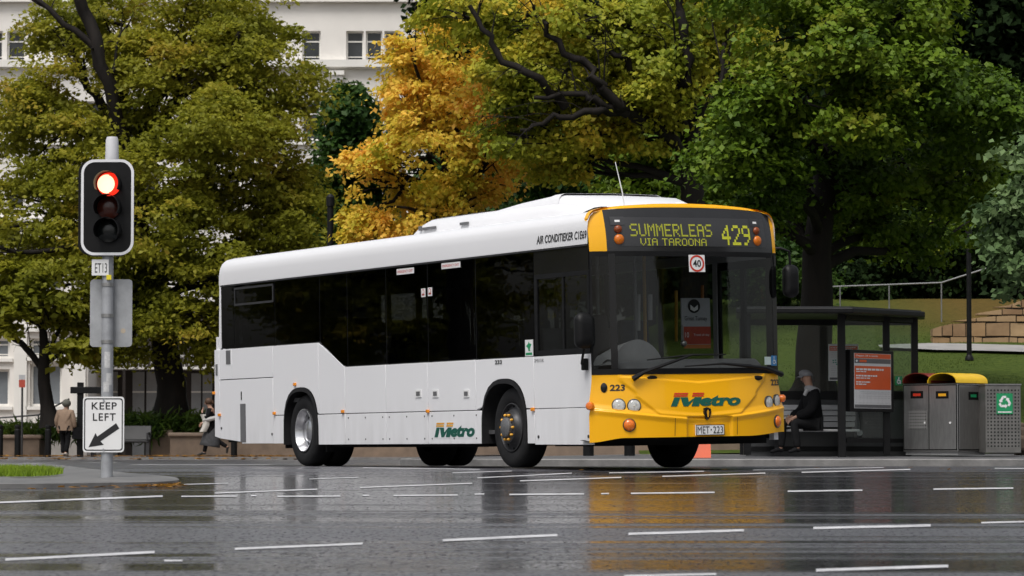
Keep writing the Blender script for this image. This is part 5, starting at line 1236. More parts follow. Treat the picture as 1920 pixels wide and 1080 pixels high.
for q in ((791.5, 799, 541, 557), (804, 811.5, 539, 555)):
    o = side_box('round_cornered_sticker', *q, PAPER, -.014, -.009); t0, t1, z0, z1 = on_side(*q); mb = MB(); c = (t0 + t1) / 2; mb.disc((c, -.0145, lerp(z0, z1, .6)), .036, RX(R(90)), 18, .002); mb.box((t0 + .02, -.0165, z0 + .02), (t1 - .02, -.0145, z0 + .04)); ro = mb.build('emblem', MATS['dull_red'], o, smooth=0)
    mb = MB(); mb.disc((c, -.0168, lerp(z0, z1, .6)), .025, RX(R(90)), 18, .0015); mb.build('emblem_centre', PAPER, ro, smooth=0)
o = side_box('animal_sticker', 986.5, 1001, 637, 668, PAPER, -.014, -.009); t0, t1, z0, z1 = on_side(986.5, 1001, 637, 668)
mb = MB(); q = lambda a, b_: (lerp(t0, t1, a), -.0168, lerp(z0, z1, b_))
mb.add([q(*p) for p in ((.15, .62), (.4, .75), (.5, .9), (.58, .78), (.85, .72), (.7, .58), (.62, .42), (.7, .3), (.45, .32), (.4, .5))], [tuple(range(10))]); mb.box((t0 + .02, -.0168, lerp(z0, z1, .08)), (t1 - .02, -.0145, lerp(z0, z1, .22))); mb.build('emblem', SIGNGREEN, o, smooth=0)
# far side, rear, floor, cab and saloon
mb = MB(); y0, y1 = W - .06, W
mb.box((-3.1, y0, .3), (-.6, y1, 1.2)); mb.box((-.6, y0, 1.08), (.6, y1, 1.2)); mb.box((.6, y0, .3), (5.7, y1, 1.2)); mb.box((5.7, y0, 1.08), (6.98, y1, 1.2)); mb.box((6.98, y0, .3), (7.25, y1, 1.2)); mb.box((8.45, y0, .3), (8.56, y1, 1.1)); mb.box((-3.1, y0, 2.5), (8.45, y1, 2.7)); mb.box((-3.1, y0, 1.2), (-2.9, y1, 2.5)); mb.box((7.15, y0, 1.2), (7.25, y1, 2.5))
part(mb, 'far_side_panel', WHITE, smooth=0)
mb = MB(); mb.box((8.45, y0, 1.102), (8.55, y1 - .005, 2.64)); part(mb, 'pillar', BLACK, smooth=0)
mb = MB()
for i in range(7): mb.box((-2.9 + 1.436 * i, y0 + .02, 1.2), (-2.82 + 1.436 * i, y1 - .01, 2.5))
part(mb, 'far_window_post', BLACK, smooth=0)
for i in range(7):
    mb = MB(); mb.box((-2.82 + 1.436 * i, y0 + .03, 1.2), (-1.464 + 1.436 * i, y0 + .036, 2.5)); part(mb, 'far_window', GLASS_FRONT, smooth=0)
for a in (7.25, 7.85):
    mb = MB()
    for u0, u1, z0, z1 in ((a, a + .05, .32, 2.5), (a + .55, a + .6, .32, 2.5), (a + .05, a + .55, .32, .45), (a + .05, a + .55, 2.4, 2.5)): mb.box((u0, y0 + .015, z0), (u1, y1 - .012, z1))
    o = part(mb, 'door_leaf', BLACK, smooth=0)
    mb = MB(); mb.box((a + .05, y0 + .02, .45), (a + .55, y0 + .026, 2.4)); mb.build('door_glass', GLASS_CLEAR, o, smooth=0)
mb = MB(); mb.box((-3.18, .02, .42), (-3.1, W - .02, 1.9)); mb.box((-3.02, .02, 1.9), (-2.95, W - .02, 2.66)); part(mb, 'rear_panel', WHITE, smooth=0)
INT = mat('dark_interior', (.05, .05, .052), .7, var=.2); 
mb = MB(); mb.box((-3.05, .06, .9), (1.3, W - .07, .96)); mb.box((1.3, .06, .42), (8.4, W - .07, .47)); mb.box((-2.9, .06, 2.62), (8.3, W - .07, 2.645)); mb.box((1.28, .06, .47), (1.3, W - .07, .9)); part(mb, 'floor_and_ceiling', INT, smooth=0)
mb = MB(); mb.box((-3.0, .12, .34), (-.72, W - .1, .88)); mb.box((.72, .12, .26), (5.6, W - .1, .41)); mb.box((7.05, .3, .26), (8.45, W - .1, .41)); mb.box((-.7, .75, .4), (.7, 1.8, .6)); mb.box((5.6, .75, .4), (7.05, 1.8, .6)); mb.box((8.3, .2, .3), (8.62, 2.3, .4))
part(mb, 'chassis', DARK, smooth=0)
for q in (((-.78, .08, .25), (-.75, .5, .6)), ((.68, .06, .2), (.7, .45, .5))): mb = MB(); mb.box(*q); part(mb, 'mud_flap', RUBBER, smooth=0)
mb = MB(); sx = [1.75, 2.7, 3.6, 4.5, 5.9]
SEAT = mat('seat_fabric', (.03, .045, .075), .85, var=.3, vs=6)
def bus_seat(t, y, zf):
    mb = MB(); mb.box((t, y, zf + .38), (t + .45, y + .44, zf + .47)); mb.add([(t, y, zf + .47), (t + .09, y, zf + .47), (t + .02, y, zf + 1.1), (t - .05, y, zf + 1.1), (t, y + .44, zf + .47), (t + .09, y + .44, zf + .47), (t + .02, y + .44, zf + 1.1), (t - .05, y + .44, zf + 1.1)], [(0, 1, 2, 3), (7, 6, 5, 4), (0, 4, 5, 1), (3, 2, 6, 7), (1, 5, 6, 2), (0, 3, 7, 4)]); return mb
for t in (-2.4, -1.5, -.5, .4): 
    for y in (.12, .58, 1.55, 2.0): part(bus_seat(t, y, .96), 'passenger_seat', SEAT, smooth=0, bevel=.03)
for t in (1.8, 2.7, 3.6, 4.6, 5.6):
    for y in (.12, .58) + ((1.55, 2.0) if t > 4 else (2.0,)): part(bus_seat(t, y, .47 if t < 5 else .75), 'passenger_seat', SEAT, smooth=0, bevel=.03)
POLE = mat('grab_pole_yellow', (.55, .3, .02), .35)
for t, y, m in ((1.5, 1.1, POLE), (3.2, 1.1, POLE), (4.9, 1.05, POLE), (7.2, 1.5, POLE), (7.0, .95, GALV), (6.6, 1.7, GALV), (4.0, 1.5, POLE)):
    mb = MB(); mb.tube([(t, y, .47), (t, y, 2.62)], .022, 8); part(mb, 'grab_pole', m)
# cab: binnacle, dash, seat, wheel, screen door, notices
mb = MB()
mb.grid(lambda u, v: (8.66 - .5 * v + .0 * u - .25 * (2 * u - 1) ** 2 * .0, lerp(.3, 2.3, u), 1.17 + .12 * math.sin(math.pi * min(1, v * 1.1)) + .0), 20, 8); part(mb, 'dashboard', MGREY, smooth=60)
mb = MB()
def cowl(u, v):
    y = lerp(.3, .98, u); a = math.pi * u; h = .30 * (math.sin(a) ** .55)
    return (8.55 - .5 * v, y, 1.22 + h * (1 - .25 * v))
mb.grid(cowl, 24, 4); mb.add([cowl(i / 24, 0) for i in range(25)] + [(8.55, lerp(.3, .98, i / 24), 1.2) for i in range(25)], [(i, i + 1, 26 + i, 25 + i) for i in range(24)]); part(mb, 'instrument_binnacle', mat('binnacle_grey', (.27, .27, .275), .55, var=.12), smooth=60)
mb = MB(); M = T(8.05, .62, 1.35) @ RY(R(-28)); n_ = 28
mb.lathe([(.235 + .018 * math.cos(6.2832 * i / 8), .018 * math.sin(6.2832 * i / 8)) for i in range(9)], M, 28); 
for a in (0, 2.1, 4.2): mb.tube([M @ Vector((0, 0, -.03)), M @ Vector((.23 * math.cos(a), .23 * math.sin(a), 0))], .016, 6)
part(mb, 'steering_wheel', BLACK)
mb = bus_seat(7.45, .4, .75); part(mb, 'driver_seat', mat('driver_seat_grey', (.06, .06, .065), .8), smooth=0, bevel=.04)
mb = MB(); mb.box((7.1, .1, .5), (7.14, 1.05, 1.7)); part(mb, 'cab_partition', MGREY, smooth=0)
mb = MB(); mb.box((7.15, .45, 1.7), (7.155, 1.05, 2.3)); part(mb, 'cab_screen', GLASS_CLEAR, smooth=0)
mb = MB(); mb.box((7.2, 1.06, .5), (8.05, 1.1, 1.35)); part(mb, 'cab_door', MGREY, smooth=0)
# notice behind the windscreen, ticket machine
def in_cab(px, py, t):
    d = ray(px, py); kk = ((BO + FWD * t - CP).dot(FWD)) / d.dot(FWD); q = CP + d * kk - BO; return q.dot(LE2), q.dot(UP2)
tn = 8.0; a = in_cab(1279, 648, tn); b_ = in_cab(1331, 559, tn); fnn = lambda off: (lambda u, v: (tn + off, lerp(a[0], b_[0], u), lerp(a[1], b_[1], v)))
mb = MB(); mb.box((tn - .02, a[0], a[1]), (tn, b_[0], b_[1])); nb = part(mb, 'cab_notice', mat('notice_grey', (.42, .43, .45), .5, var=.05), smooth=0)
f_ = fnn(.003)
mb = MB(); mb.add([f_(.06, .03), f_(1.0, .03), f_(1.0, .4), f_(.06, .4)], [(0, 1, 2, 3)]); mb.build('red_block', mat('dull_red', (.4, .06, .035), .5), nb, smooth=0)
mb = MB(); mb.add([f_(.06, -.06), f_(1.0, -.06), f_(1.0, .02), f_(.06, .02)], [(0, 1, 2, 3)]); mb.build('orange_strip', mat('dull_orange', (.5, .17, .05), .5), nb, smooth=0)
f_ = fnn(.006); mb = MB(); put_text(mb, 'Great Tunney', .1, .88, .5, .62, f_); o_ = mb.build('lettering', INKK, nb, smooth=0)
mb = MB(); put_text(mb, '10', .1, .24, .17, .28, f_); put_text(mb, 'Travel all day', .4, .95, .19, .25, f_); mb.build('lettering', PAPER, nb, smooth=0)
mb = MB(); mb.disc(f_(.43, .83), .085, RY(R(90)), 24, .002); em = mb.build('round_emblem', INKK, nb, smooth=0)
mb = MB(); f_ = fnn(.01); mb.add([f_(*p) for p in ((.3, .86), (.3, .76), (.43, .72), (.56, .76), (.56, .86), (.5, .83), (.43, .79), (.36, .83))], [tuple(range(8))]); mb.build('emblem_shape', PAPER, em, smooth=0)
for px, py0, py1, m, wd in ((1198, 620, 552, LGREY, .02), (1219, 600, 552, LGREY, .03), (1268, 640, 545, POLE, .02), (1317, 560, 535, mat('cab_orange', (.4, .14, .02), .5), .02)):
    p0 = in_cab(px, py0, 7.6); p1 = in_cab(px, py1, 7.6); mb = MB(); mb.tube([(7.6, *p0), (7.6, *p1)], wd, 8); part(mb, 'grab_rail', m)
p0 = in_cab(1282, 644, 8.3); mb = MB(); mb.sphere((8.3, *p0), .04, 8); mb.tube([(8.3, p0[0], p0[1]), (8.3, p0[0] - .02, p0[1] + .22)], .012, 6); part(mb, 'cab_mirror_ball', STEEL)
# wheels
def wheel(t, y_out, w_, side, style):
    s = 1 if side == 'near' else -1; M = T(t, y_out, .5) @ RX(R(90)) if s > 0 else T(t, y_out, .5) @ RX(R(-90))
    # local +Z of M points outwards
    mb = MB(); mb.lathe([(.30, -.02), (.33, .0), (.40, .012), (.455, .004), (.487, -.02), (.499, -.05), (.5, -w_ / 2), (.499, -w_ + .05), (.487, -w_ + .02), (.40, -w_), (.3, -w_)], M, 56)
    tb = mb.build('tyre', RUBBER, bus, smooth=50)
    mb = MB()
    if style == 'rear': P = [(.302, -.03), (.30, .006), (.288, .008), (.278, -.02), (.26, -.06), (.245, -.11), (.17, -.13), (.15, -.12), (.145, -.07), (.12, -.055), (1e-3, -.05)]; m = CHROME
    elif style == 'front': P = [(.302, -.03), (.3, .004), (.29, .006), (.278, -.02), (.272, -.04), (.235, -.03), (.2, .02), (.19, .05), (.115, .055), (.11, .085), (.09, .1), (1e-3, .102)]; m = DGREY
    else: P = [(.302, -.03), (.28, -.05), (1e-3, -.06)]; m = DARK
    mb.lathe(P, M, 40); rm = mb.build('rim', m, tb, smooth=40)
    if style != 'inner':
        mb = MB()
        for i in range(10):
            a = 6.2832 * i / 10; r = .155 if style == 'front' else .2; h = .052 if style == 'front' else -.125
            mb.lathe([(.018, 0), (.018, .02), (.01, .03), (1e-3, .03)], M @ T(r * math.cos(a), r * math.sin(a), h), 6)
        mb.build('wheel_nuts', DGREY if style == 'rear' else INKO, rm, smooth=0)
        mb = MB()
        for i in range(10):
            a = 6.2832 * (i + .5) / 10; r = .258 if style == 'front' else .215; h = -.034 if style == 'front' else -.118
            mb.lathe([(.02, 0), (1e-3, .003)], M @ T(r * math.cos(a), r * math.sin(a), h) , 10)
        mb.build('hand_holes', DARK, rm, smooth=0)
        if style == 'front': mb = MB(); mb.lathe([(.122, .055), (.12, .09), (.1, .105), (1e-3, .108)], M, 28); mb.build('hub_cap', mat('hub_grey', (.17, .17, .175), .4, metal=.5, var=.2, vs=12), rm, smooth=40)
    return tb
wheel(0, .02, .28, 'near', 'rear'); wheel(0, .34, .28, 'near', 'inner'); wheel(WB, .03, .29, 'near', 'front')
wheel(0, W - .02, .28, 'far', 'rear'); wheel(0, W - .34, .28, 'far', 'inner'); wheel(WB, W - .1, .29, 'far', 'front')
mb = MB(); mb.tube([(0, .3, .5), (0, W - .3, .5)], .09, 10); mb.tube([(WB, .3, .45), (WB, W - .3, .45)], .07, 10); mb.build('axle', DARK, bus)

# ------------------------------------------------------------------ bus shelter
SH_Y = 57.2; ZP = .155
sx0, sx1 = X_at(1392, SH_Y), X_at(1714, SH_Y)
sh = empty('bus_shelter', (X_at(1577, 55.6), 55.6, ZP), 'black framed glass bus shelter with a flat roof, right of the bus front', 'shelter'); b0 = sh.location.copy()
FRAME = mat('shelter_black', (.006, .006, .0065), .42, var=.25, vs=5, spec=.25)
def L(p): return Vector(p) - b0
A_ = Vector((X_at(1577, 55.6), 55.6, ZP)); B_ = Vector((X_at(1714, 57.2), 57.2, ZP))
zR = Z_at(592, 56)
def bar(name, p, q, wd, dp, m=FRAME, parent=sh):
    p, q = Vector(p), Vector(q); t = (q - p); M = t.to_track_quat('Z', 'Y').to_matrix().to_4x4(); M.translation = p - b0
    mb = MB(); mb.box((-wd / 2, -dp / 2, 0), (wd / 2, dp / 2, t.length), M); return mb.build(name, m, parent, smooth=0, bevel=.004)
bar('front_post', A_ + Vector((0, 0, -.05)), (A_.x, A_.y, zR), .12, .12)
mid = A_.lerp(B_, (1660 - 1577) / (1714 - 1577)); bar('end_post', mid, (mid.x, mid.y, zR), .11, .09)
bar('end_post', B_, (B_.x, B_.y, zR), .11, .09); C_ = Vector((sx0, SH_Y, ZP)); bar('back_post', C_, (C_.x, C_.y, zR), .1, .1)
C2 = Vector((X_at(1400, 55.6), 55.6, ZP)); bar('front_post', C2, (C2.x, C2.y, zR), .12, .12)
mb = MB(); P = [(X_at(1380, 55.), 55.), (X_at(1600, 55.), 55.), (X_at(1734, 56.6), 56.6), (X_at(1734, 57.7), 57.7), (X_at(1380, 57.7), 57.7)]
zt = Z_at(579, 56); mb.prism(P, lambda a, b_: L((a, b_, zR + .002)), lambda a, b_: L((a, b_, zt - .02))); mb.build('roof', FRAME, sh, smooth=0, bevel=.02)
mb = MB(); P2 = [(x + (.06 if x < 3 + 100 and i in (0, 4) else -.06), y + (.06 if i in (0, 1, 2) else -.06)) for i, (x, y) in enumerate(P)]; mb.prism(P2, lambda a, b_: L((a, b_, zt - .019)), lambda a, b_: L((a, b_, zt + .0))); mb.build('roof_deck', DGREY, sh, smooth=0)
zb_, zm_ = Z_at(843, 57), Z_at(655, 57)
bar('back_rail', (sx0, SH_Y, Z_at(741, SH_Y)), (sx1, SH_Y, Z_at(741, SH_Y)), .06, .14); bar('back_rail', (sx0, SH_Y, ZP + .1), (sx1, SH_Y, ZP + .1), .06, .08); bar('back_rail', (sx0, SH_Y, zR - .06), (sx1, SH_Y, zR - .06), .06, .1)
def plate(name, p, q, z0, z1, m, th=.012):
    p, q = Vector(p), Vector(q); n = (q - p).normalized(); n = Vector((-n.y, n.x, 0)) * th / 2
    mb = MB(); vs = []
    for z in (z0, z1):
        for c in (p - n, q - n, q + n, p + n): vs.append(L((c.x, c.y, z)))
    mb.add(vs, [(0, 1, 2, 3), (7, 6, 5, 4), (0, 4, 5, 1), (1, 5, 6, 2), (2, 6, 7, 3), (3, 7, 4, 0)]); return mb.build(name, m, sh, smooth=0)
plate('back_glass', (sx0 + .05, SH_Y, 0), (sx1 - .06, SH_Y, 0), Z_at(735, SH_Y), zR - .1, GLASS_CLEAR)
plate('lower_panel', (sx0 + .05, SH_Y, 0), (sx1 - .06, SH_Y, 0), ZP - .05, Z_at(748, SH_Y), mat('shelter_panel', (.06, .062, .065), .3, var=.2, vs=2))
e0 = A_.lerp(mid, .08); e1 = A_.lerp(mid, .92); e2 = mid.lerp(B_, .1); e3 = mid.lerp(B_, .9)
for a, b_ in ((e0, e1), (e2, e3)):
    plate('end_glass', a, b_, Z_at(820, 56), zR - .09, GLASS_CLEAR); 
    for zz in (Z_at(596, 56), Z_at(826, 56)): bar('end_rail', (a.x, a.y, zz), (b_.x, b_.y, zz), .06, .07)
bar('end_rail', (e2.x, e2.y, Z_at(738, 56)), (e3.x, e3.y, Z_at(738, 56)), .05, .1)
# timetable case on the end wall
cs0, cs1 = A_.lerp(B_, .05), A_.lerp(B_, .64); off = Vector((.12, -.12, 0)) * .9
def case_fn(o):
    n = (cs1 - cs0).normalized(); nn = Vector((n.y, -n.x, 0))
    return lambda u, v: L(cs0.lerp(cs1, u) + nn * (.10 + o) + Vector((0, 0, lerp(Z_at(772, 55.9), Z_at(656, 55.9), v) - ZP)))
mb = MB(); f0, f1 = case_fn(0), case_fn(-.1); mb.prism([(0, 0), (1, 0), (1, 1), (0, 1)], lambda a, b_: f0(a, b_), lambda a, b_: f1(a, b_)); cs = mb.build('timetable_case', FRAME, sh, smooth=0, bevel=.01)
def panel_q(name, f, u0, u1, v0, v1, m, parent):
    mb = MB(); mb.add([f(u0, v0), f(u1, v0), f(u1, v1), f(u0, v1)], [(0, 1, 2, 3)]); return mb.build(name, m, parent, smooth=0)
po = panel_q('timetable', case_fn(.003), .08, .93, .055, .945, mat('timetable_paper', (.6, .6, .61), .45, var=.03), cs)
f = case_fn(.006); rr = random.Random(5)
panel_q('orange_header', f, .09, .92, .865, .94, ORANGEP, po); panel_q('grey_band', f, .09, .92, .785, .858, MGREY, po); panel_q('orange_panel', f, .09, .92, .36, .74, ORANGEP, po); panel_q('grey_footer', f, .09, .92, .065, .115, MGREY, po)
f = case_fn(.009); mb = MB(); put_text(mb, 'Depart 24 o north', .12, .62, .885, .92, f, bold=.02)
for v, h, e in ((.67, .03, .75), (.64, .016, .35), (.57, .024, .6), (.535, .016, .45), (.47, .02, .45), (.435, .018, .35)): put_words(mb, .12, e, v, h, f, rr)
mb.build('lettering', PAPER, po, smooth=0)
panel_q('orange_chip', f, .2, .36, .8, .84, ORANGEP, po)
mb = MB(); M = Matrix.Identity(4); c = f(.135, .82); mb.add([c + (f(.16, .82) - c) * math.cos(6.2832 * i / 16) + (f(.135, .838) - c) * math.sin(6.2832 * i / 16) for i in range(16)], [tuple(range(16))]); mb.build('round_mark', PAPER, po, smooth=0)
mb = MB(); put_words(mb, .1, .9, .14, .005, f, rr)
for i in range(9): mb.add([f(.12 + .085 * i, .13), f(.123 + .085 * i, .13), f(.123 + .085 * i, .34), f(.12 + .085 * i, .34)], [(0, 1, 2, 3)])
for v in (.22, .25, .29, .32): put_words(mb, .12 + rr.random() * .2, .9, v, .006, f, rr)
mb.build('map_lines', LGREY, po, smooth=0)
# poster on the back glass, green stickers
fq = lambda o: (lambda u, v: L((lerp(X_at(1553, 57.1), X_at(1609, 57.1), u), 57.1 - o, lerp(Z_at(714, 57.1), Z_at(645, 57.1), v))))
mb = MB(); mb.prism([(0, 0), (1, 0), (1, 1), (0, 1)], fq(.0), fq(-.03)); po = mb.build('poster', PAPER, sh, smooth=0)
panel_q('orange_header', fq(.003), .03, .97, .82, .94, ORANGEP, po); panel_q('grey_footer', fq(.003), .03, .97, .03, .09, MGREY, po)
f = fq(.006); mb = MB(); put_words(mb, .06, .9, .89, .02, f, rr); put_words(mb, .06, .8, .85, .02, f, rr); mb.build('lettering', PAPER, po, smooth=0)
mb = MB()
for i in range(26): u, v = rr.uniform(.06, .6), rr.uniform(.42, .58); mb.add([f(u, v), f(u + .05, v), f(u + .05, v + .03), f(u, v + .03)], [(0, 1, 2, 3)])
mb.build('green_print', mat('teal_print', (.03, .3, .22), .5), po, smooth=0)
mb = MB()
for v in (.14, .18, .22, .28, .33, .38, .64, .7, .76): put_words(mb, .08, rr.uniform(.6, .92), v, .006, f, rr)
mb.build('fine_print', LGREY, po, smooth=0)
n_ = (B_ - A_).normalized(); nn = Vector((n_.y, -n_.x, 0))
fq2 = lambda o: (lambda u, v: L(mid.lerp(B_, lerp(.28, .52, u)) + nn * (.02 + o) + Vector((0, 0, lerp(Z_at(722, 56.6), Z_at(705, 56.6), v) - ZP))))
o = panel_q('green_sticker', fq2(0), 0, 1, 0, 1, SIGNGREEN, sh); mb = MB(); f = fq2(.003); stroke(mb, f, [(.5, .85), (.45, .55), (.7, .5), (.75, .2)], .16); stroke(mb, f, [(.35, .6), (.25, .35), (.45, .18), (.65, .3)], .13); mb.build('pictogram', PAPER, o, smooth=0)
# slatted bench inside the shelter: a thing of its own
BENCH = mat('bench_slats', (.62, .62, .63), .4, metal=.25, var=.1, vs=4, stretch=(.4, 6, 6))
bx0, bx1 = X_at(1420, 56.7), X_at(1606, 56.7)
be = empty('shelter_bench', ((bx0 + bx1) / 2, 56.7, ZP), 'silver slatted bench inside the bus shelter', 'bench'); hb = (bx1 - bx0) / 2
zs = Z_at(806, 56.6) - ZP; zt = Z_at(757, 56.8) - ZP
for i in range(5):
    mb = MB(); y = -.42 + .11 * i; mb.box((-hb, y, zs - .03), (hb, y + .095, zs + .01)); mb.build('seat_slat', BENCH, be, smooth=0, bevel=.012)
ns = 4
for i in range(ns):
    u0, u1 = i / ns, (i + .84) / ns; zA, zB = lerp(zs + .05, zt, u0), lerp(zs + .05, zt, u1); yA, yB = .12 + .22 * u0, .12 + .22 * u1
    mb = MB(); mb.add([(-hb, yA, zA), (hb, yA, zA), (hb, yB, zB), (-hb, yB, zB), (-hb, yA + .03, zA), (hb, yA + .03, zA), (hb, yB + .03, zB), (-hb, yB + .03, zB)], [(0, 1, 2, 3), (7, 6, 5, 4), (0, 4, 5, 1), (1, 5, 6, 2), (2, 6, 7, 3), (3, 7, 4, 0)]); mb.build('back_slat', BENCH, be, smooth=0, bevel=.01)
for x in (-hb + .1, hb):
    mb = MB(); pts = [(x, .40, zt + .02), (x, .28, lerp(zs, zt, .5)), (x, .18, zs + .03), (x, .08, zs - .1), (x, -.1, zs - .12), (x, -.42, zs - .05)]
    P = [Vector(p) for p in pts]; w2 = .07
    mb.tube(P, [.05, .055, .07, .075, .07, .05], 10); mb.build('end_bracket', mat('bracket_grey', (.2, .2, .205), .45, metal=.4), be)
for x in (-hb * .6, hb * .7):
    mb = MB(); mb.box((x - .05, -.1, 0), (x + .05, .02, zs - .05)); mb.build('leg', DGREY, be, smooth=0)

# ------------------------------------------------------------------ recycling bins
def Lb(b0): return lambda p: Vector(p) - b0
def hood_bin(px_front, d, label, hoodm, sign_m, lab_word, side_sign=False):
    # turned 45 degrees: one corner towards the road, the arched mouth to the left, the long side to the right
    c = at(px_front, 845, d); Rz = RZ(R(-45))
    root = empty('recycling_bin', (c.x, c.y, ZP), label, 'bin', 'recycling bins beside the shelter', rz=R(-45))
    # local: x along the front face (to the right and nearer), -y is the front normal; origin = near corner (right end of the front)
    fw_, dp, h = .6, .78, Z_at(719, d) - ZP
    mb = MB(); mb.box((-fw_, 0, .05), (0, dp, h)); bd = mb.build('body', STEEL, root, smooth=0, bevel=.012)
    mb = MB(); mb.box((-fw_ + .03, .03, 0), (-.03, dp - .03, .05)); mb.build('plinth', mat('pale_plinth', (.3, .3, .3), .6), root, smooth=0)
    mb = MB(); mb.box((-fw_ + .03, -.012, .09), (-.03, -.001, h - .03)); dr = mb.build('door', STEEL, root, smooth=0, bevel=.004); mb = MB(); mb.box((-fw_ + .012, -.003, .075), (-.012, -.0004, h - .012)); mb.build('door_gap', DARK, root, smooth=0); mb = MB(); mb.box((.0004, .012, .075), (.003, dp - .012, h - .012)); mb.build('door_gap', DARK, root, smooth=0)
    mb = MB(); mb.box((.001, .03, .09), (.012, dp - .03, h - .03)); d2 = mb.build('side_door', STEEL, root, smooth=0, bevel=.004)
    hh = .165; n = 14; ac = [(-fw_ / 2 + fw_ / 2 * math.cos(math.pi * i / n) * 1.0, h + .012 + hh * math.sin(math.pi * i / n) ** .8) for i in range(n + 1)]
    mb = MB(); vs = [(x, y, z) for y in (-.02, dp + .02) for x, z in ac]; m_ = n + 1
    fs = [(i, i + 1, m_ + i + 1, m_ + i) for i in range(n)] + [tuple(range(m_, 2 * m_))]
    inn = [(x, z - .012) for x, z in ac]; o_ = len(vs); vs += [(-fw_ / 2 + (x + fw_ / 2) * .95, y, h + .012 + (z - h) * .93) for y in (-.02, dp - .02) for x, z in inn]
    fs += [(o_ + i + 1, o_ + i, o_ + m_ + i, o_ + m_ + i + 1) for i in range(n)] + [(i, o_ + i, o_ + i + 1, i + 1) for i in range(n)] + [tuple(o_ + m_ + i for i in range(m_))]
    mb.add(vs, fs); mb.build('hood', hoodm, root, smooth=40)
    mb = MB(); mb.box((-fw_ + .02, .0, h + .001), (-.02, dp, h + .011)); mb.build('lid_plate', BLACK, root, smooth=0)
    def sgn(par, f, m):
        mb = MB(); mb.add([f(0, 0), f(1, 0), f(1, 1), f(0, 1)], [(0, 1, 2, 3)]); s = mb.build('label_plate', BLACK, par, smooth=0)
        mb = MB(); g_ = lambda u, v: f(u, v) + (f(u, v) - f(u, v)); mb.add([f2 for f2 in (f(.2, .32, .002), f(.8, .32, .002), f(.8, .68, .002), f(.2, .68, .002))], [(0, 1, 2, 3)]); s2 = mb.build('coloured_panel', m, s, smooth=0)
    sgn(dr, lambda u, v, o=0.: Vector((lerp(-.43, -.17, u), -.014 - o, lerp(h - .24, h - .12, v))), sign_m)
    if side_sign: sgn(d2, lambda u, v, o=0.: Vector((.014 + o, lerp(.27, .53, u), lerp(h - .26, h - .13, v))), SIGNGREEN)
    mb = MB(); mb.disc((-.14, -.013, h * .45), .018, RX(R(90)), 10, .01); mb.build('lock', PAPER, dr)
    mb = MB(); mb.disc((.013, .62, h * .42), .018, RY(R(90)), 10, .01); mb.build('lock', PAPER, d2)
    if not side_sign:
        mb = MB(); mb.box((-.47, -.0145, h * .36), (-.1, -.0125, h * .62)); mb.build('vent_panel', perforated('vented_steel', STEEL, .05, .011), dr, smooth=0)
    return root
HRED = mat('hood_red', (.19, .024, .016), .4, var=.12, vs=3); HYEL = mat('hood_yellow', (.72, .46, .015), .38, var=.08, vs=3)
hood_bin(1748, 56.3, 'stainless steel bin with dark red arched hood, nearest the shelter', HRED, INKR, '')
hood_bin(1796, 55.85, 'stainless steel bin with yellow arched hood, next to the perforated bin', HYEL, INKO, '', True)
c = at(1848, 848, 55.7); xw = X_at(1913, 55.7) - c.x
root = empty('recycling_bin', (c.x + xw / 2, c.y, ZP), 'perforated steel bin with a green recycling sign, at the right end of the row', 'bin', 'recycling bins beside the shelter', rz=R(3)); h = Z_at(722, 55.7) - ZP
PERF = mat('perforated_steel', (.2, .195, .185), .45, metal=.6, var=.2, vs=4)
mb = MB(); mb.box((-xw / 2, .0, .03), (xw / 2, .6, h)); bd = mb.build('body', PERF, root, smooth=0, bevel=.012)
mb = MB(); mb.box((-xw / 2 + .03, -.004, .1), (xw / 2 - .03, -.001, h - .05)); mb.build('perforated_panel', perforated('perforated_sheet', PERF, .056, .0155), bd, smooth=0)
mb = MB(); u0, u1, v0, v1 = -.11, .15, h * .585, h * .88; mb.box((u0, -.02, v0), (u1, -.006, v1)); sg = mb.build('recycling_sign', SIGNGREEN, root, smooth=0)
mb = MB(); cx, cz = (u0 + u1) / 2, lerp(v0, v1, .58)
f = lambda a, b_: Vector((cx + a * .105, -.0225, cz + b_ * .105))
for k_ in range(3):
    a = R(120 * k_); ro = lambda x, y: f(x * math.cos(a) - y * math.sin(a), x * math.sin(a) + y * math.cos(a))
    mb.add([ro(-.62, -.78), ro(.1, -.78), ro(.1, -.98), ro(.42, -.6), ro(.1, -.22), ro(.1, -.42), ro(-.42, -.42)], [tuple(range(7))])
    mb.add([ro(-.66, -.76), ro(-.46, -.42), ro(-.64, -.1), ro(-.95, -.28)], [(0, 1, 2, 3)])
f2 = lambda u, v: Vector((lerp(u0, u1, u), -.0225, lerp(v0, v1, v))); put_words(mb, .08, .92, .06, .07, f2, random.Random(2)); mb.build('recycling_arrows', PAPER, sg, smooth=0)
mb = MB(); mb.box((-xw / 2 - .01, -.01, h), (xw / 2 + .01, .61, h + .02)); mb.build('lid', STEEL, root, smooth=0)
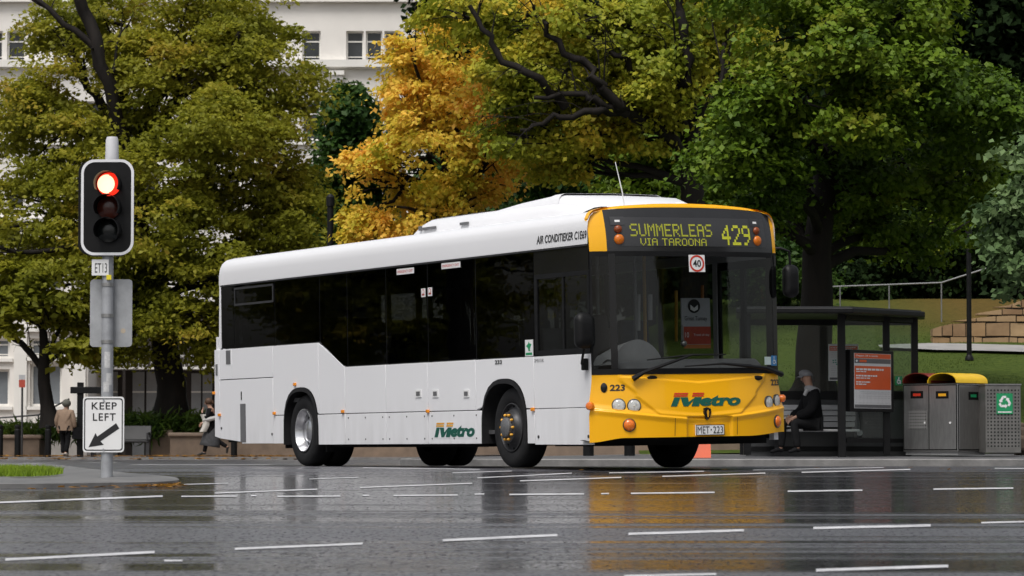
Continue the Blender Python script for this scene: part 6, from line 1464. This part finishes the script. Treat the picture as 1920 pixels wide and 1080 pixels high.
# low rubble edge at the right of the bins, orange board seen under the bus, low park wall
root = empty('rubble_wall', (X_at(1935, 58), 58, ZP), 'low dark rubble wall at the right edge behind the perforated bin', 'wall'); mb = MB(); rr = random.Random(9)
for i in range(26):
    x = rr.uniform(-.3, 1.6); y = rr.uniform(0, .5); z = rr.uniform(0, .5); s_ = rr.uniform(.12, .22); mb.box((x - s_, y - s_, z - s_ * .7), (x + s_, y + s_, z + s_ * .7), RZ(rr.uniform(-.3, .3)))
mb.build('stones', mat('dark_rubble', (.09, .065, .045), .85, var=.4, vs=3, bump=.3, bs=10), root, smooth=0, bevel=.05)
root = empty('sandwich_board', (X_at(1312, 54.4), 54.4, .11), 'small orange board standing on the kerb, seen under the bus bumper', 'sign'); mb = MB()
zt = Z_at(818, 54.4) - .11; hw_ = .16
for s_ in (-1, 1):
    mb = MB(); mb.add([(-hw_, s_ * .16, 0), (hw_, s_ * .16, 0), (hw_, s_ * .01, zt), (-hw_, s_ * .01, zt), (-hw_, s_ * .16 + s_ * .012, 0), (hw_, s_ * .16 + s_ * .012, 0), (hw_, s_ * .01 + s_ * .012, zt), (-hw_, s_ * .01 + s_ * .012, zt)], [(0, 1, 2, 3), (7, 6, 5, 4), (0, 4, 5, 1), (1, 5, 6, 2), (2, 6, 7, 3), (3, 7, 4, 0)]); mb.build('board', mat('board_orange', (.6, .09, .025), .5), root, smooth=0)
root = empty('low_wall', (X_at(1120, 60.2), 60.2, .1), 'low brown stone wall behind the pavement, seen under the bus', 'wall')
mb = MB(); mb.box((X_at(980, 60) - root.location.x, 0, 0), (X_at(1400, 60) - root.location.x, .35, .48)); mb.build('body', PLANTER, root, smooth=0, bevel=.02)
mb = MB(); mb.box((X_at(976, 60) - root.location.x, -.04, .481), (X_at(1404, 60) - root.location.x, .39, .56)); mb.build('coping', MATS['coping_stone'], root, smooth=0, bevel=.02)
for px in (1103, 1180):
    o = first.copy(); COL.objects.link(o); o.location = (X_at(px, 57.5), 57.5, ZP - .02); tag(o, 'black bollard seen under the bus, ' + ('behind the driver panel' if px == 1103 else 'left of its far front wheel'), 'bollard', 'black bollards seen under the bus')

# ------------------------------------------------------------------ people
SKIN = mat('skin', (.42, .24, .165), .55, var=.1, vs=8); BLKCLOTH = mat('black_cloth', (.007, .007, .008), .85, spec=.12, var=.35, vs=9, bump=.3, bs=25); GRYCLOTH = mat('grey_cloth', (.13, .13, .135), .85, var=.2, vs=9, bump=.3, bs=25)
def skin(name, V, E, m, parent, sub=2, root=0):
    # V: (x, y, z, rx, ry) joints; grown into one continuous surface
    me = bpy.data.meshes.new(name); me.from_pydata([v[:3] for v in V], E, []); o = bpy.data.objects.new(name, me); COL.objects.link(o)
    o.modifiers.new('skin', 'SKIN'); 
    sv = me.skin_vertices[0].data
    for i, v in enumerate(V): sv[i].radius = (v[3], v[4] if len(v) > 4 else v[3]); sv[i].use_root = (i == root)
    s = o.modifiers.new('sub', 'SUBSURF'); s.levels = sub; s.render_levels = sub
    dg = bpy.context.evaluated_depsgraph_get(); me2 = bpy.data.meshes.new_from_object(o.evaluated_get(dg)); me2.name = name
    o.modifiers.clear(); o.data = me2; me2.shade_smooth(); me2.materials.clear(); me2.materials.append(m); o.parent = parent; return o
def vlerp(a, b, t): return tuple(Vector(a).lerp(Vector(b), t))
def person(root, J, cloth, skinm=SKIN, look=(-1, 0, 0), fingers=True, r=1.0):
    # J: joints hip, chest, neck, head(centre), shL/shR, elL/elR, haL/haR, hiL/hiR, knL/knR, anL/anR, toL/toR
    lk = Vector(look).normalized(); up = (Vector(J['head']) - Vector(J['neck'])).normalized()
    V = []; E = []
    def add(p, rx, ry=None, to=None):
        V.append((*p, rx * r, (ry or rx) * r)); 
        if to is not None: E.append((to, len(V) - 1))
        return len(V) - 1
    hip = add(J['hip'], .13, .1); ch = add(J['chest'], .14, .1, hip); nk = add(J['neck'], .055, .055, ch); 
    h0 = add(Vector(J['head']) - up * .06, .068, .075, nk); h1 = add(Vector(J['head']) + up * .02, .08, .092, h0); h2 = add(Vector(J['head']) + up * .075, .07, .08, h1)
    for s in 'LR':
        sh_ = add(J['sh' + s], .055, .055, ch); el = add(J['el' + s], .042, .042, sh_); wr = add(J['wr' + s], .028, .028, el)
        d = (Vector(J['ha' + s]) - Vector(J['wr' + s])); ha = add(Vector(J['wr' + s]) + d * .5, .034, .018, wr)
        if fingers:
            side_ = d.cross(lk.cross(up) if abs(d.normalized().dot(lk)) > .7 else lk).normalized(); dn = d.normalized(); curl = Vector((0, 0, -1))
            for k_, (o_, l_) in enumerate(((-.027, .8), (-.009, .95), (.009, .9), (.027, .7))):
                b1 = Vector(J['wr' + s]) + d + side_ * o_; f1 = add(b1, .009, .009, ha); f2_ = add(b1 + (dn * .7 + curl * .4).normalized() * .04 * l_, .008, .008, f1); add(b1 + (dn * .7 + curl * .4).normalized() * .04 * l_ + (dn * .2 + curl).normalized() * .035 * l_, .007, .007, f2_)
            t1 = Vector(J['wr' + s]) + d * .45 - side_ * .04; a_ = add(t1, .011, .011, ha); add(t1 + dn * .035 - side_ * .012, .009, .009, a_)
        hp = add(J['hi' + s], .08, .08, hip); kn = add(J['kn' + s], .055, .055, hp); an = add(J['an' + s], .036, .036, kn); add(vlerp(J['an' + s], J['to' + s], .35), .024, .024, an)
    body = skin('body', V, E, skinm, root)
    # face: nose, brow, ears, mouth
    Hc = Vector(J['head']); sd_ = lk.cross(up).normalized(); fc = lambda a, b_, c: Hc + lk * a + sd_ * b_ + up * c
    mb = MB(); mb.tube([fc(.082, 0, .02), fc(.1, 0, -.008), fc(.104, 0, -.025), fc(.085, 0, -.035)], [.008, .012, .015, .008], 8); mb.build('nose', skinm, body)
    mb = MB()
    for s in (-1, 1): mb.sphere(fc(-.005, s * .082, -.005), .03, 8, (.6, .35, 1))
    mb.build('ear', skinm, body)
    mb = MB()
    for s in (-1, 1): mb.sphere(fc(.083, s * .032, .02), .011, 6)
    mb.build('eye', mat('eye_dark', (.03, .02, .015), .3), body)
    mb = MB(); mb.tube([fc(.083, -.025, -.06), fc(.09, 0, -.058), fc(.083, .025, -.06)], .006, 6); mb.build('mouth', mat('lip', (.3, .12, .1), .5), body)
    for c in cloth:
        nm, m = c[0], c[1]; V = []; E = []
        if c[2] == 'jacket':
            ex, ln = c[3], c[4]
            hipj = add(vlerp(J['hip'], J['chest'], -ln), .155 + ex, .125 + ex); bl = add(vlerp(J['hip'], J['chest'], .4), .15 + ex, .12 + ex, hipj); ch = add(J['chest'], .155 + ex, .12 + ex, bl); nk = add(vlerp(J['chest'], J['neck'], .8), .075 + ex, .07 + ex, ch)
            for s in 'LR':
                sh_ = add(J['sh' + s], .075 + ex, .075 + ex, ch); el = add(J['el' + s], .062 + ex, .062 + ex, sh_); add(vlerp(J['el' + s], J['wr' + s], .95), .045 + ex, .045 + ex, el)
        if c[2] == 'trousers':
            ex = c[3]; hipj = add(J['hip'], .14 + ex, .115 + ex)
            for s in 'LR':
                hp = add(J['hi' + s], .095 + ex, .095 + ex, hipj); kn = add(J['kn' + s], .072 + ex, .072 + ex, hp); add(vlerp(J['kn' + s], J['an' + s], .5), .066 + ex, .066 + ex, kn); add(vlerp(J['kn' + s], J['an' + s], .96), .06 + ex, .06 + ex, len(V) - 1)
        skin(nm, V, E, m, body)
    sm = cloth[-1][-1] if isinstance(cloth[-1][-1], bpy.types.Material) else BLKCLOTH
    for s in 'LR':
        a, t = Vector(J['an' + s]), Vector(J['to' + s]); mid_ = a.lerp(t, .5); V = []; E = []
        d = (t - a); d.z = 0 if abs(d.z) < .08 else d.z; dn = d.normalized(); a0 = add(a + Vector((0, 0, .02)), .048); a1 = add(a - dn * .04 + Vector((0, 0, -.035)), .038, .04, a0); a2 = add(mid_ + Vector((0, 0, -.0)), .042, .036, a0); add(t, .036, .028, a2)
        skin('shoe', V, E, sm, body, 1)
    return body, fc, Hc, lk, up, sd_
# seated man in the shelter, facing left
S = 1.02; mp = at(1527, 850, 56.25)
man = empty('person', (mp.x, mp.y, ZP), 'seated man in grey cap and black hooded jacket on the shelter bench', 'person', rz=R(14))
zs_ = zs + .1
J = dict(hip=(0, .0, zs_ + .02), chest=(-.03, 0, zs_ + .40), neck=(-.075, 0, zs_ + .585), head=(-.125, 0, zs_ + .735), shL=(-.035, -.19, zs_ + .47), shR=(-.035, .19, zs_ + .47), elL=(-.13, -.235, zs_ + .2), elR=(-.13, .22, zs_ + .2),
 wrL=(-.36, -.11, zs_ + .10), haL=(-.44, -.05, zs_ + .055), wrR=(-.36, .11, zs_ + .10), haR=(-.45, .03, zs_ + .08), hiL=(-.03, -.1, zs_), hiR=(-.03, .1, zs_), knL=(-.40, -.15, zs_ + .02), knR=(-.48, .14, zs_ + .03), anL=(-.33, -.14, .09), anR=(-.52, .16, .09), toL=(-.50, -.16, .045), toR=(-.70, .17, .045))
body, fc, Hc, lk, up, sd_ = person(man, J, [('jacket', BLKCLOTH, 'jacket', .035, .05), ('trousers', mat('charcoal_cloth', (.016, .016, .017), .85, spec=.12, var=.3, vs=9), 'trousers', .004, mat('dark_shoe', (.014, .014, .015), .8, spec=.12))], look=(-1, -.12, -.03))
CAP = mat('grey_cap', (.2, .2, .21), .8, var=.15, vs=20)
Mh = Matrix(((*sd_,), (*lk,), (*up,))).transposed().to_4x4(); Mh.translation = Hc
mb = MB(); mb.lathe([(.104, .035), (.107, .06), (.1, .095), (.075, .125), (.04, .14), (1e-3, .143)], Mh @ T(0, -.005, 0) @ Matrix.Diagonal((.93, 1.07, 1, 1)), 20); cp_ = mb.build('cap', CAP, body, smooth=60)
mb = MB(); mb.grid(lambda u, v: Mh @ Vector((.085 * (2 * u - 1), .085 + (.1 + .0) * v * (1 - .45 * (2 * u - 1) ** 2), .052 - .03 * v - .02 * (2 * u - 1) ** 2)), 10, 4); mb.build('cap_peak', CAP, cp_, smooth=60)
mb = MB(); hb_ = Vector(J['neck']) + Vector((.045, 0, -.03)); mb.lathe([(.065, -.05), (.11, -.06), (.135, -.02), (.125, .03), (.085, .045), (.06, .02)], T(*hb_) @ RY(R(18)), 18); mb.build('hood', mat('hood_grey', (.3, .3, .31), .85, var=.1), body, smooth=60)
mb = MB(); mb.lathe([(.075, -.07), (.092, -.045), (.094, -.02), (.085, .03), (.05, .06)], Mh @ T(0, -.03, 0) @ Matrix.Diagonal((.92, .9, 1, 1)), 16, R(190), R(350)); mb.build('hair', mat('grey_hair', (.1, .09, .085), .8), body, smooth=60)
mb = MB(); fr = lambda u, v: Vector(J['chest']) + Vector((-.128 - .0 * v, lerp(-.07, .02, u), lerp(-.0, .13, v) + .05)); mb.tube([Vector(J['chest']) + Vector((-.115, -.09, .15)), Vector(J['chest']) + Vector((-.15, -.05, .06))], [.035, .03], 8); mb.build('pale_print', mat('pale_cloth', (.45, .45, .45), .8), body)
# walker in a tan jacket, seen from behind
mp = at(122, 857, 99.6)
wm = empty('person', (mp.x, mp.y, .075), 'person in tan jacket and grey hat seen from behind on the far pavement', 'person', rz=R(-12))
J = dict(hip=(0, 0, .84), chest=(.01, .0, 1.2), neck=(.01, .03, 1.38), head=(.02, .06, 1.51), shL=(-.19, 0, 1.28), shR=(.2, 0, 1.28), elL=(-.25, -.02, 1.04), elR=(.26, -.02, 1.04), wrL=(-.25, .06, .84), haL=(-.23, .08, .75), wrR=(.28, .03, .82), haR=(.285, .05, .73),
 hiL=(-.09, 0, .8), hiR=(.09, 0, .8), knL=(-.08, .06, .45), knR=(.09, -.02, .45), anL=(-.06, .0, .09), anR=(.07, -.16, .11), toL=(-.06, .17, .04), toR=(.08, .0, .04))
TAN = mat('tan_jacket', (.24, .165, .115), .85, var=.12, vs=8, bump=.3, bs=20)
body, fc, Hc, lk, up, sd_ = person(wm, J, [('jacket', TAN, 'jacket', .02, .06), ('trousers', BLKCLOTH, 'trousers', .01, mat('pale_shoe', (.45, .42, .38), .6))], look=(.15, 1, -.05))
mb = MB(); mb.lathe([(.06, 1.385), (.13, 1.34), (.195, 1.27), (.215, 1.12), (.225, .95), (.24, .76), (.215, .755)], T(.0, 0, 0) @ Matrix.Diagonal((1, .68, 1, 1)), 22); mb.build('coat_body', TAN, body, smooth=60)
mb = MB(); mb.sphere(Hc + Vector((0, -.02, .03)), .128, 12, (1, 1.05, .95)); mb.build('hat', mat('grey_hat', (.1, .1, .085), .9, var=.2, vs=14), body, smooth=60)
bag = MB(); bag.prism(rrect(.37, .68, .17, .17, .06), lambda a, b_: (a, .0, b_), lambda a, b_: (a, .12, b_)); bag.tube([(.25, .06, .84), (.3, .06, 1.0), (.36, .06, .84)], .014, 6)
o = bag.build('handbag', BLKCLOTH, None, bevel=.02); o.location = wm.location; o.rotation_euler = wm.rotation_euler; tag(o, 'dark handbag carried by the person in the tan jacket', 'bag')
# walker in dark clothes striding left, at the back of the bus
mp = at(397, 857, 99.4)
wk = empty('person', (mp.x, mp.y, .075), 'person in dark clothes striding left, hand at the face, beside the bus rear', 'person', rz=R(-8))
J = dict(hip=(.0, 0, .88), chest=(-.02, 0, 1.26), neck=(-.05, 0, 1.43), head=(-.11, -.01, 1.56), shL=(-.02, -.17, 1.33), shR=(-.01, .18, 1.33), elL=(-.1, -.21, 1.09), elR=(-.16, .2, 1.12), wrL=(-.26, -.13, 1.28), haL=(-.24, -.09, 1.39), wrR=(-.3, .12, .98), haR=(-.36, .1, .92),
 hiL=(.02, -.09, .85), hiR=(-.01, .09, .85), knL=(-.13, -.09, .47), knR=(.16, .09, .46), anL=(-.2, -.08, .12), anR=(.44, .09, .28), toL=(-.42, -.08, .045), toR=(.42, .09, .1))
body, fc, Hc, lk, up, sd_ = person(wk, J, [('jacket', BLKCLOTH, 'jacket', .015, .05), ('trousers', BLKCLOTH, 'trousers', .0, mat('black_boot', (.012, .012, .012), .5))], look=(-1, -.15, -.12))
sk = MB(); sk.lathe([(.15, .0), (.19, -.12), (.24, -.35), (.27, -.55), (.29, -.64), (.28, -.65), (.15, -.02)], T(.04, 0, .95) @ RY(R(9)) @ Matrix.Diagonal((1.05, .75, 1, 1)), 20); sk.build('skirt', mat('dark_grey_skirt', (.045, .046, .05), .85, var=.4, vs=12), body, smooth=60)
mb = MB(); mb.sphere(Hc + Vector((.02, 0, .03)), .108, 12, (1.05, .95, 1.0)); mb.tube([Hc + Vector((.1, 0, .05)), Hc + Vector((.15, 0, -.02)), Hc + Vector((.13, 0, -.12))], [.05, .05, .02], 8); mb.build('hair', mat('brown_hair', (.07, .035, .018), .7, var=.3, vs=20), body, smooth=60)
bag = MB(); bag.grid(lambda u, v: (-.32 + .2 * u + .1 * math.sin(3 * v) , -.2 - .05 * math.sin(math.pi * u), .72 + .5 * v), 6, 8); bag.grid(lambda u, v: (-.32 + .2 * u + .1 * math.sin(3 * v), -.2 + .06 * math.sin(math.pi * u), .72 + .5 * v), 6, 8)
o = bag.build('shoulder_bag', mat('pale_canvas', (.5, .48, .44), .85, var=.15, vs=8)); o.location = wk.location; o.rotation_euler = wk.rotation_euler; tag(o, 'pale canvas bag carried by the person striding left beside the bus rear', 'bag')
mb = MB(); mb.tube([(-.2, -.19, 1.05), (.0, -.22, 1.08), (.16, -.2, 1.12)], [.06, .065, .06], 8); mb.build('scarf', mat('pale_scarf', (.4, .39, .38), .9), body)
